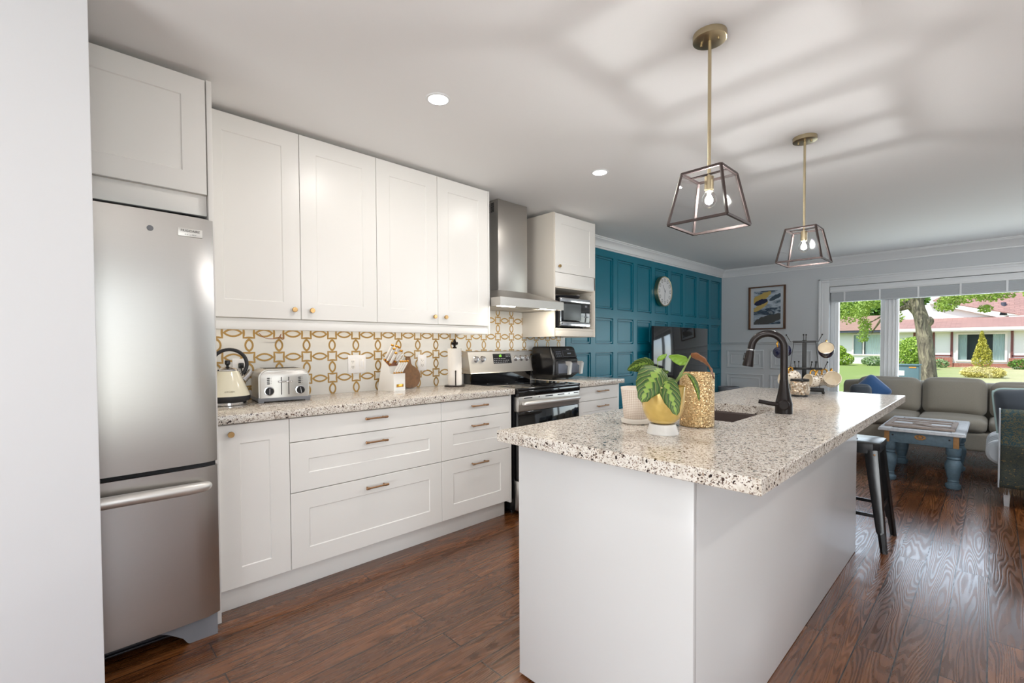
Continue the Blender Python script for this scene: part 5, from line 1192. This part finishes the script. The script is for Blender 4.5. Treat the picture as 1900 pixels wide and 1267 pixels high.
m = M(); m.soft((0, 0, .135), (.20, .12, .27), .05, (0, .04, .01), 10, Matrix.Rotation(radians(25), 3, 'Z') @ Matrix.Rotation(radians(-12), 3, 'X')); m.build('cover', 'teal_velvet', t)

# ------------------------------------------------------------------ accent chair with throw and cushion
t = thing('accent_chair', 'pale grey channel-tufted accent chair on clear acrylic legs at the right edge', 'armchair', (.40, 5.45, 0))
m = M(t); m.soft((.42, 5.11, .425), (.74, .09, .58), .03, (0, .006, 0), 10); m.build('arm', 'chair_fab', t)
m = M(t); m.soft((.42, 5.93, .425), (.74, .09, .58), .03, (0, .006, 0), 10); m.build('arm', 'chair_fab', t)
m = M(t); m.soft((.77, 5.52, .52), (.12, .90, .76), .045, (.02, 0, .0), 10); m.build('backrest', 'chair_fab', t)
m = M(t); m.soft((.40, 5.52, .235), (.66, .72, .14), .03, (0, 0, 0), 8); m.build('seat_frame', 'chair_fab', t)
m = M(t); n = 60; rings = []
for i in range(n+1):
    y = 5.158 + .724*i/n; k = 1 - .20*(1-abs(sin(pi*i/n*7)))**2 - (.05 if i in (0, n) else 0); cx, cz, r = .055, .375, .088*k; pr = []
    for a in range(0, 13): th = radians(90+15*a); pr.append(m.V((cx+r*cos(th), y, cz+r*sin(th))))
    pr += [m.V((.70, y, cz-.06)), m.V((.70, y, cz+r))]; rings.append(pr)
m.skin(rings); m.build('seat', 'chair_fab', t)
for x in (.085, .72):
    for y in (5.09, 5.95):
        m = M(t); m.prism([(x-.022, y-.022, .16), (x+.022, y-.022, .16), (x+.022, y+.022, .16), (x-.022, y+.022, .16)], (0, 0, .0)) if False else m.skin([[m.V((x+q*k, y+w_*k, z)) for q, w_ in ((-1, -1), (1, -1), (1, 1), (-1, 1))] for k, z in ((.014, 0), (.022, .165))]); m.build('leg', 'acrylic', t)
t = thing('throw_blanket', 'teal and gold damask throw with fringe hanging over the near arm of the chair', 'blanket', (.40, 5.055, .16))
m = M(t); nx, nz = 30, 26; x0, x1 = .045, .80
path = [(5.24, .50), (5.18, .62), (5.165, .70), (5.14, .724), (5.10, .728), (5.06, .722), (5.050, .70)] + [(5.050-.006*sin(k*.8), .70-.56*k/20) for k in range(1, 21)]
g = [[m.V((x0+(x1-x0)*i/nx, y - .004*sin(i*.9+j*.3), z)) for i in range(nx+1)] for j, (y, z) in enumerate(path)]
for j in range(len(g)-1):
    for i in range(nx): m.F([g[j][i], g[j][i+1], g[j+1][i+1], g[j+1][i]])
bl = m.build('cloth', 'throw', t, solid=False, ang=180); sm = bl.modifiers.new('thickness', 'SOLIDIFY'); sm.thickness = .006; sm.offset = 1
MT['fringe'] = mat('brown_fringe', lin(92, 74, 54), .9, var=(200, .5))
m = M(t)
for i in range(90):
    x = x0+.004+(x1-x0-.008)*i/89; m.tube([(x, 5.049, .144), (x+random.uniform(-.004, .004), 5.046, .12), (x+random.uniform(-.006, .006), 5.046, .092)], [.0028, .0034, .0022], 5)
m.build('fringe', 'fringe', t)
m = M(t); m.tube([(x0-.004, y, z) for y, z in path[3:]], .0055, 8); m.build('edge_binding', 'chair_fab', t)
t = thing('chair_pillow', 'dark grey-teal square cushion with pale piping propped on the accent chair', 'pillow', (.27, 5.42, .47))
Rm = Matrix.Rotation(radians(-6), 3, 'Y') @ Matrix.Rotation(radians(-12), 3, 'X')
m = M(); m.soft((0, 0, .205), (.50, .13, .40), .05, (0, .05, -.01), 12, Rm); m.build('cover', 'teal_velvet', t)
m = M(); c = Vector((0, 0, .205)); e = [(-.252, -.15), (-.252, .15), (-.238, .188), (-.2, .203), (-.1, .195), (0, .192), (.1, .195), (.2, .203), (.238, .188), (.252, .15), (.252, -.15)]; m.tube([c + Rm @ Vector((x, -.005, z)) for x, z in bez([(a, 0, b) for a, b in e], 6) and [(p.x, p.z) for p in bez([(a, 0, b) for a, b in e], 6)]], .009, 8); m.build('piping', 'pale_piping', t)
# ------------------------------------------------------------------ outside the window
GZ = -.30
def grass():
    t = NT('lawn_grass'); p = t.p; v = t.coord(); a = t.noise(v, .35, 4); b = t.noise(v, 9, 4, .7)
    sx = t.n('SeparateXYZ'); t.set(sx, 0, v); dry = t.math('MULTIPLY_ADD', t.math('ADD', sx.outputs[0], t.math('MULTIPLY', a, 5.0)), .18, .35, clamp=True)
    c = t.mix(dry, lin(140, 158, 84), lin(206, 198, 158)); c = t.mix(t.math('MULTIPLY', b, .6), c, lin(84, 116, 44)); t.set(p, 'Base Color', c); p.inputs['Roughness'].default_value = .9; t.bump(b, .6, .05); return t.m
MT['grass'] = grass()
m = M(); n = 24
for i in range(n):
    for j in range(n):
        x0, x1 = -70+140*i/n, -70+140*(i+1)/n; y0, y1 = 7.75+72*j/n, 7.75+72*(j+1)/n; z = lambda x, y: GZ-.14+.14*min(1, max(0, (y-9)/4))
        m.quad((x0, y0, z(x0, y0)), (x1, y0, z(x1, y0)), (x1, y1, z(x1, y1)), (x0, y1, z(x0, y1)))
bmesh.ops.remove_doubles(m.bm, verts=m.bm.verts[:], dist=1e-4); struct('lawn', m, 'grass', solid=False)
m = M(); m.box(-40, 40, -40, -4.2, -.5, -.15); m.box(2.75, 40, -4.2, 7.7, -.5, -.15); struct('back_yard', m, 'grass')
def shingles():
    t = NT('roof_shingles'); p = t.p; v = t.coord(); br = t.n('TexBrick', i_Scale=1.0); t.set(br, 'Vector', t.coord('Object', (1, 1, 1)));
    br.inputs['Brick Width'].default_value = .5; br.inputs['Row Height'].default_value = .16; br.inputs['Mortar Size'].default_value = .012
    br.inputs['Color1'].default_value = lin(166, 128, 120); br.inputs['Color2'].default_value = lin(142, 110, 104); br.inputs['Mortar'].default_value = lin(116, 84, 78)
    t.set(p, 'Base Color', t.mix(t.math('MULTIPLY', t.noise(v, 2, 4), .5), br.outputs[0], lin(176, 144, 136))); p.inputs['Roughness'].default_value = .9; return t.m
MT['shingle'] = shingles()
def bricks():
    t = NT('red_brick'); p = t.p; br = t.n('TexBrick', i_Scale=1.0); t.set(br, 'Vector', t.coord('Object', (1, 1, 1), (radians(90), 0, 0)))
    br.inputs['Brick Width'].default_value = .24; br.inputs['Row Height'].default_value = .08; br.inputs['Mortar Size'].default_value = .008
    br.inputs['Color1'].default_value = lin(168, 96, 78); br.inputs['Color2'].default_value = lin(140, 76, 62); br.inputs['Mortar'].default_value = lin(176, 150, 138); t.set(p, 'Base Color', br.outputs[0]); p.inputs['Roughness'].default_value = .85; return t.m
MT['brick'] = bricks()
MT['stucco'] = mat('white_stucco', lin(224, 224, 222), .85, bump=(12, .1)); MT['maroon'] = mat('maroon_board', lin(112, 66, 64), .7, bump=(12, .05)); MT['eave'] = mat('white_fascia', lin(226, 218, 216), .6, bump=(12, .03))
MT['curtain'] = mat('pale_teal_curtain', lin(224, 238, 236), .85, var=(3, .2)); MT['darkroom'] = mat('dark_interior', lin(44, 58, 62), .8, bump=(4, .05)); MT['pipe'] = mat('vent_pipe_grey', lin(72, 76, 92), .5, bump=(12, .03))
H0 = 43.0; K = H0/28.0
hx = lambda x: x*K
hz = lambda z: 1.215+(z-1.215)*K
def curtain(m, x0, x1, y, z0, z1, n=24):
    a = [m.V((x0+(x1-x0)*i/n, y+.05*sin(i*2.1), z0)) for i in range(n+1)]; b = [m.V((x0+(x1-x0)*i/n, y+.05*sin(i*2.1), z1)) for i in range(n+1)]; m.skin([a, b], False, False, closed=False)
def house_window(t, x0, x1, z0, z1, y, mull, cur):
    m = M(t); f = .11
    m.box(x0-f, x0, y-.08, y, z0-f, z1+f); m.box(x1, x1+f, y-.08, y, z0-f, z1+f); m.box(x0, x1, y-.08, y, z1, z1+f); m.box(x0, x1, y-.08, y, z0-f, z0)
    for a in mull: m.box(a-.05, a+.05, y-.07, y, z0, z1)
    fr = m.build('window', 'eave', t)
    m = M(t); m.box(x0, x1, y-.02, y-.015, z0, z1); m.build('window_pane', 'pane', fr)
    m = M(t); m.box(x0, x1, y+.40, y+.42, z0-.1, z1+.1); m.build('room_behind', 'darkroom', fr)
    for a, b in cur: m = M(t); curtain(m, a, b, y+.12, z0, z1); m.build('curtain', 'curtain', fr)
t = thing('bungalow', 'long white bungalow with reddish roof and brick base across the lawn', 'house', (hx(-1), H0, hz(.24)))
zb, ze = hz(.22), hz(1.76)
gx0, gx1, gz0, gz1 = hx(-1.063), hx(.329), hz(.545), hz(1.63)
X0, X1 = hx(-3.35), hx(3.2)
m = M(t); m.box(X0, gx0, H0, H0+.25, zb, ze); m.box(gx1, X1, H0, H0+.25, zb, ze); m.box(gx0, gx1, H0, H0+.25, gz1, ze); m.box(gx0, gx1, H0, H0+.25, zb, gz0); m.box(X0, X1, H0+6, H0+6.2, zb, ze); m.box(X0, X0+.2, H0+.25, H0+6, zb, ze); m.build('wall', 'stucco', t)
house_window(t, gx0, gx1, gz0, gz1, H0, [hx(-.36)], [(gx0, gx0+.42), (hx(-.02), gx1)])
for x in (-2.51, -1.86, -1.27, .53, 1.6):
    m = M(t); m.box(hx(x)-.06, hx(x)+.06, H0-.05, H0, hz(.66), ze); m.build('trim_board', 'maroon', t)
m = M(t); m.box(hx(-2.51), hx(-1.27), H0-.05, H0, hz(.70), hz(.75)); m.box(hx(.53), hx(3), H0-.05, H0, hz(.70), hz(.75)); m.build('trim_board', 'maroon', t)
m = M(t); m.box(hx(-2.9), hx(-1.23), H0-.18, H0, zb, hz(.64)); m.box(hx(.45), X1, H0-.18, H0, zb, hz(.64)); m.box(hx(-1.23), hx(.45), H0-.10, H0, zb, hz(.40)); m.build('brick_base', 'brick', t)
m = M(t); m.box(X0-.3, X1+.3, H0-.65, H0+.1, hz(1.77), hz(1.86)); m.box(X0-.3, X1+.3, H0-.68, H0-.63, hz(1.80), hz(1.92)); m.build('eaves', 'eave', t)
m = M(t); m.prism([(X0-.3, H0-.68, hz(1.90)), (X0-.3, H0+3.2, hz(2.47)), (X0-.3, H0+3.2, hz(2.42)), (X0-.3, H0-.3, hz(1.88))], (X1-X0+.6, 0, 0)); m.build('roof', 'shingle', t)
# gable above and behind
yg = H0+3.0; kg = yg/28; gx = lambda x: x*kg
gz = lambda z: 1.215+(z-1.215)*kg
m = M(t); m.prism([(gx(-3.6), yg, gz(2.2)), (gx(.42), yg, gz(2.2)), (gx(-1.9), yg, gz(3.05)), (gx(-3.6), yg, gz(2.6))], (0, .2, 0)); m.build('gable_wall', 'stucco', t)
m = M(t); m.bar((gx(-2.0), yg-.1, gz(3.08)), (gx(.50), yg-.1, gz(2.24)), .3, .16, up=(0, 0, 1)); m.build('barge_board', 'eave', t)
m = M(t); m.prism([(gx(-1.9), yg-.2, gz(3.12)), (gx(.9), yg-.2, gz(2.32)), (gx(9), yg-.2, gz(2.32)), (gx(9), yg+7, gz(3.6)), (gx(-1.9), yg+7, gz(3.6))], (0, 0, .08)); m.build('upper_roof', 'shingle', t)
m = M(t); m.box(gx(.42), gx(6), yg-.32, yg-.2, gz(2.28), gz(2.36)); m.build('eaves', 'eave', t)
m = M(t); m.cyl((gx(.27), yg+.5, gz(2.42)), (gx(.27), yg+.5, gz(2.95)), .13, n=14); m.cyl((gx(.27), yg+.5, gz(2.42)), (gx(.27), yg+.5, gz(2.56)), .2, .14, 14); m.build('vent_pipe', 'pipe', t)
# second house on the left
H1 = 46.0; K1 = H1/28
jx = lambda x: x*K1
jz = lambda z: 1.215+(z-1.215)*K1
t = thing('neighbour_house', 'pale house with brown roof behind the hedge at the left of the window', 'house', (jx(-4.5), H1, jz(.3)))
wx0, wx1, wz0, wz1 = jx(-4.768), jx(-3.62), jz(.76), jz(1.685)
m = M(t); m.box(jx(-7.5), wx0, H1, H1+.25, jz(.25), jz(1.82)); m.box(wx1, jx(-3.45), H1, H1+.25, jz(.25), jz(1.82)); m.box(wx0, wx1, H1, H1+.25, wz1, jz(1.82)); m.box(wx0, wx1, H1, H1+.25, jz(.25), wz0); m.build('wall', 'stucco', t)
house_window(t, wx0, wx1, wz0, wz1, H1, [jx(-4.385)], [(wx0, jx(-4.45)), (jx(-4.32), wx1)])
m = M(t); m.box(jx(-7.6), jx(-3.4), H1-.7, H1, jz(1.80), jz(1.90)); m.build('eaves', 'pipe', t)
m = M(t); m.prism([(jx(-7.6), H1-.75, jz(1.90)), (jx(-7.6), H1+5, jz(2.75)), (jx(-7.6), H1+5, jz(2.7)), (jx(-7.6), H1-.3, jz(1.88))], (jx(4.2), 0, 0)); MT['shingle2'] = mat('brown_shingles', lin(168, 136, 120), .9, var=(3, .4), bump=(6, .3)); m.build('roof', 'shingle2', t)

# planting
def leafcol(nm, c1, c2): 
    t = NT(nm); p = t.p; v = t.coord(); oi = t.n('TexCoord'); f = t.noise(v, 3.2, 3); wn = t.n('TexWhiteNoise'); ge = t.n('NewGeometry'); t.set(wn, 'Vector', t.coord('Object', (30, 30, 30)))
    t.set(p, 'Base Color', t.mix(f, c1, c2)); p.inputs['Roughness'].default_value = .6; p.inputs['Transmission Weight'].default_value = 0
    p.inputs['Subsurface Weight'].default_value = 0; return t.m
MT['lf_tree'] = leafcol('locust_leaves', lin(92, 132, 44), lin(168, 190, 84)); MT['lf_dark'] = leafcol('dark_leaves', lin(58, 98, 34), lin(110, 150, 54))
MT['lf_hedge'] = leafcol('hedge_leaves', lin(110, 150, 40), lin(166, 190, 62)); MT['lf_bush'] = leafcol('bush_leaves', lin(120, 160, 54), lin(182, 204, 96)); MT['lf_gold'] = leafcol('golden_needles', lin(150, 150, 46), lin(206, 196, 84)); MT['lf_yel'] = leafcol('yellow_spreading_leaves', lin(186, 176, 92), lin(226, 214, 138)); MT['lf_grey'] = leafcol('grey_green_leaves', lin(112, 142, 96), lin(158, 182, 130))
def bark():
    t = NT('furrowed_bark'); p = t.p; v = t.coord('Object', (1, 1, .22)); f = t.noise(v, 14, 5, .65, .8)
    t.set(p, 'Base Color', t.ramp(f, [(.35, lin(74, 68, 62)), (.52, lin(130, 122, 106)), (.68, lin(172, 164, 140))])); p.inputs['Roughness'].default_value = .9; t.bump(f, .9, .05); return t.m
MT['bark'] = bark()
def foliage(m, c, rad, n, size, rng, shell=.55, shape=None):
    c = Vector(c)
    for k in range(n):
        th, ph = rng.uniform(0, 2*pi), math.acos(rng.uniform(-1, 1)); d = Vector((sin(ph)*cos(th), sin(ph)*sin(th), cos(ph))); r = rng.uniform(shell, 1)**.6
        p = c + Vector((d.x*rad[0]*r, d.y*rad[1]*r, d.z*rad[2]*r))
        if shape: p = shape(p, c)
        s = size*rng.uniform(.6, 1.3); a = Vector((rng.gauss(0, 1), rng.gauss(0, 1), rng.gauss(0, 1))).normalized(); b = a.orthogonal().normalized(); b.rotate(Matrix.Rotation(rng.uniform(0, 6.28), 3, a))
        q = a.cross(b); m.F([m.V(p-b*s*.5), m.V(p+q*s*.3), m.V(p+b*s*.5), m.V(p-q*s*.3)], False)
def shrub(name, label, cat, loc, blobs, n, size, mt, seed, group=None, shape=None, core=True):
    t = thing(name, label, cat, loc, 0, group); rng = random.Random(seed); m = M()
    for c, r in blobs:
        foliage(m, c, r, n, size, rng, shape=shape)
    m.build('foliage', mt, t, solid=False)
    m = M()
    for k in range(3): m.tube([(0, 0, -.02), (.05*(k-1), .04*(k % 2), blobs[0][0][2])], [.03, .015], 6)
    m.build('stem', 'bark', t)
    return t
G = lambda y: GZ
# the big tree close to the window
TY = 16.0; tk = TY/10.5
tx = lambda x: x*tk
tz = lambda z: 1.215+(z-1.215)*tk
t = thing('leaning_tree', 'leaning rough-barked tree trunk right of the window mullion with leafy branches above', 'tree', (tx(-.72), TY, GZ))
m = M(t); m.tube(bez([(tx(-.70), TY, GZ-.05), (tx(-.735), TY, tz(.5)), (tx(-.745), TY, tz(.66)), (tx(-.80), TY, tz(1.2)), (tx(-.83), TY, tz(1.45)), (tx(-.85), TY, tz(1.62)), (tx(-.905), TY, tz(1.85)), (tx(-.93), TY, tz(2.15)), (tx(-.95), TY, tz(2.9))], 5), [.17, .15, .14, .135, .133]+[.13]*6+[.128]*9+[.126]*8+[.15]*2+[.135]*4+[.13]*4+[.12]*4+[.1]*10, 18) if False else m.tube(bez([(tx(-.70), TY, GZ-.05), (tx(-.735), TY, tz(.5)), (tx(-.80), TY, tz(1.2)), (tx(-.85), TY, tz(1.62)), (tx(-.905), TY, tz(1.85)), (tx(-.93), TY, tz(2.15)), (tx(-.95), TY, tz(2.9))], 6), [.18-.06*i/36 for i in range(37)], 18); m.build('trunk', 'bark', t)
m = M(t); m.tube(bez([(tx(-.87), TY, tz(1.70)), (tx(-1.0), TY+.2, tz(1.86)), (tx(-1.15), TY+.6, tz(2.05)), (tx(-1.5), TY+1, tz(2.5))], 6), [.11-.06*i/18 for i in range(19)], 10); m.build('branch', 'bark', t)
m = M(t); m.sph((tx(-.765), TY-.02, tz(1.60)), .11, 12, (1, .8, 1.2)); m.build('knot', 'bark', t)
for pts in (((-.90, 1.95), (-.6, 2.2), (.0, 2.25), (.9, 2.15)), ((-.95, 2.4), (-.4, 2.5), (.5, 2.4), (1.4, 2.2)), ((-1.0, 1.86), (-1.3, 1.80), (-1.5, 1.70), (-1.66, 1.62)), ((-1.0, 1.9), (-1.35, 1.75), (-1.52, 1.55), (-1.62, 1.42))):
    m = M(t); L = bez([(tx(x), TY+.3*i, tz(z)) for i, (x, z) in enumerate(pts)], 5); m.tube(L, [.05-.04*i/(len(L)-1) for i in range(len(L))], 8); m.build('branch', 'bark', t)
rng = random.Random(3); m = M(t)
for x, z, rx, rz, n in ((-.35, 2.02, .30, .17, 1100), (-.55, 1.86, .16, .12, 480), (-.02, 2.05, .3, .16, 1000), (.30, 2.10, .25, .12, 700), (.6, 2.0, .3, .13, 900), (-.1, 1.80, .10, .06, 140), (.95, 2.05, .4, .2, 900), (-1.2, 2.02, .2, .15, 620), (-1.45, 1.98, .2, .14, 620), (-1.66, 1.82, .13, .16, 420), (-1.68, 1.55, .09, .18, 300), (-1.30, 1.82, .14, .08, 160), (-1.66, 1.35, .07, .10, 120), (-1.16, 1.68, .08, .08, 110), (-1.9, 1.9, .25, .3, 900), (-.98, 2.05, .14, .08, 300)):
    foliage(m, (tx(x), TY+rng.uniform(-.5, .8), tz(z)), (tx(rx), .7, rz*tk), n, .07, rng, .2)
m.build('foliage', 'lf_tree', t, solid=False)
shrub('round_bush', 'round light green bush just right of the window mullion', 'bush', (-3.62, 37.5, GZ), [((0, 0, .95), (.92, .9, 1.0)), ((.25, -.1, 1.2), (.7, .8, .8)), ((-.25, 0, .8), (.85, .8, .8))], 1700, .13, 'lf_bush', 5)
shrub('golden_conifer', 'golden cone-shaped conifer in front of the bungalow window', 'conifer', (-.48, 40.9, GZ), [((0, 0, .5), (.50, .5, .52)), ((.03, 0, .85), (.42, .42, .6)), ((.0, 0, 1.15), (.32, .32, .55)), ((.0, 0, 1.5), (.21, .21, .5)), ((-.02, 0, 1.85), (.11, .12, .5))], 1000, .085, 'lf_gold', 6)
shrub('spreading_shrub', 'low spreading yellow-green shrub on the lawn in front of the conifer', 'shrub', (-.32, 30.0, GZ), [((0, 0, .22), (.78, .6, .27)), ((-.3, 0, .24), (.42, .45, .27)), ((.3, .1, .22), (.45, .45, .27))], 1200, .08, 'lf_yel', 7)
shrub('clipped_hedge', 'clipped bright green double hedge at the left edge of the window', 'hedge', (-7.85, 42.0, GZ), [((0, 0, .45), (.75, .7, .48)), ((-.25, 0, .95), (.5, .6, .52))], 1500, .13, 'lf_hedge', 8)
shrub('flower_shrub', 'grey-green shrub beside the clipped hedge under the neighbour window', 'shrub', (-5.85, 42.2, GZ), [((-.2, 0, .32), (.7, .45, .36)), ((.6, 0, .3), (.6, .45, .34))], 900, .14, 'lf_grey', 9)
shrub('small_shrub', 'small dark green shrub at the bungalow corner near the right edge', 'shrub', (1.35, 41.2, GZ), [((0, 0, .28), (.75, .5, .34))], 900, .13, 'lf_dark', 10)
shrub('low_shrub', 'small pale shrub at the foot of the brick base behind the tree trunk', 'shrub', (-2.45, 41.4, GZ), [((0, 0, .25), (.5, .4, .3))], 500, .13, 'lf_grey', 11)
t = thing('distant_tree', 'leafy dark green tree behind the neighbour house roof', 'tree', (-9.5, 56, GZ)); rng = random.Random(12)
m = M(); m.tube([(0, 0, 0), (0, 0, 4)], [.3, .2], 8); m.build('trunk', 'bark', t)
m = M()
for x, z, r in ((0, 5, 3), (-2, 4, 2.5), (2, 4.5, 2.5), (3.6, 5, 2)): foliage(m, (x, 0, z), (r, r*.7, r), 1200, .5, rng, .3)
m.build('foliage', 'lf_dark', t, solid=False)
# green utility box
MT['util'] = mat('utility_green_grey', lin(88, 116, 124), .5, bump=(20, .03)); bx = Vector((-1.21, 12.4, GZ))
t = thing('utility_box', 'grey-green utility box with white and orange labels on the lawn beside the trunk', 'utility box', bx)
zt = .79; m = M(); m.box(-.17, .19, -.2, .2, -.02, zt+.30, .01); bb = m.build('cabinet', 'util', t)
m = M(); m.box(-.185, .205, -.215, .215, zt+.30, zt+.325, .008); m.build('lid', 'util', t)
m = M(); m.box(-.13, -.03, -.204, -.201, zt+.10, zt+.20); m.build('white_label', 'white_plastic', bb)
MT['orange'] = mat('orange_label', lin(214, 150, 60), .5, bump=(20, .02)); m = M(); m.box(.04, .15, -.204, -.201, zt+.255, zt+.28); m.build('orange_label', 'orange', bb)
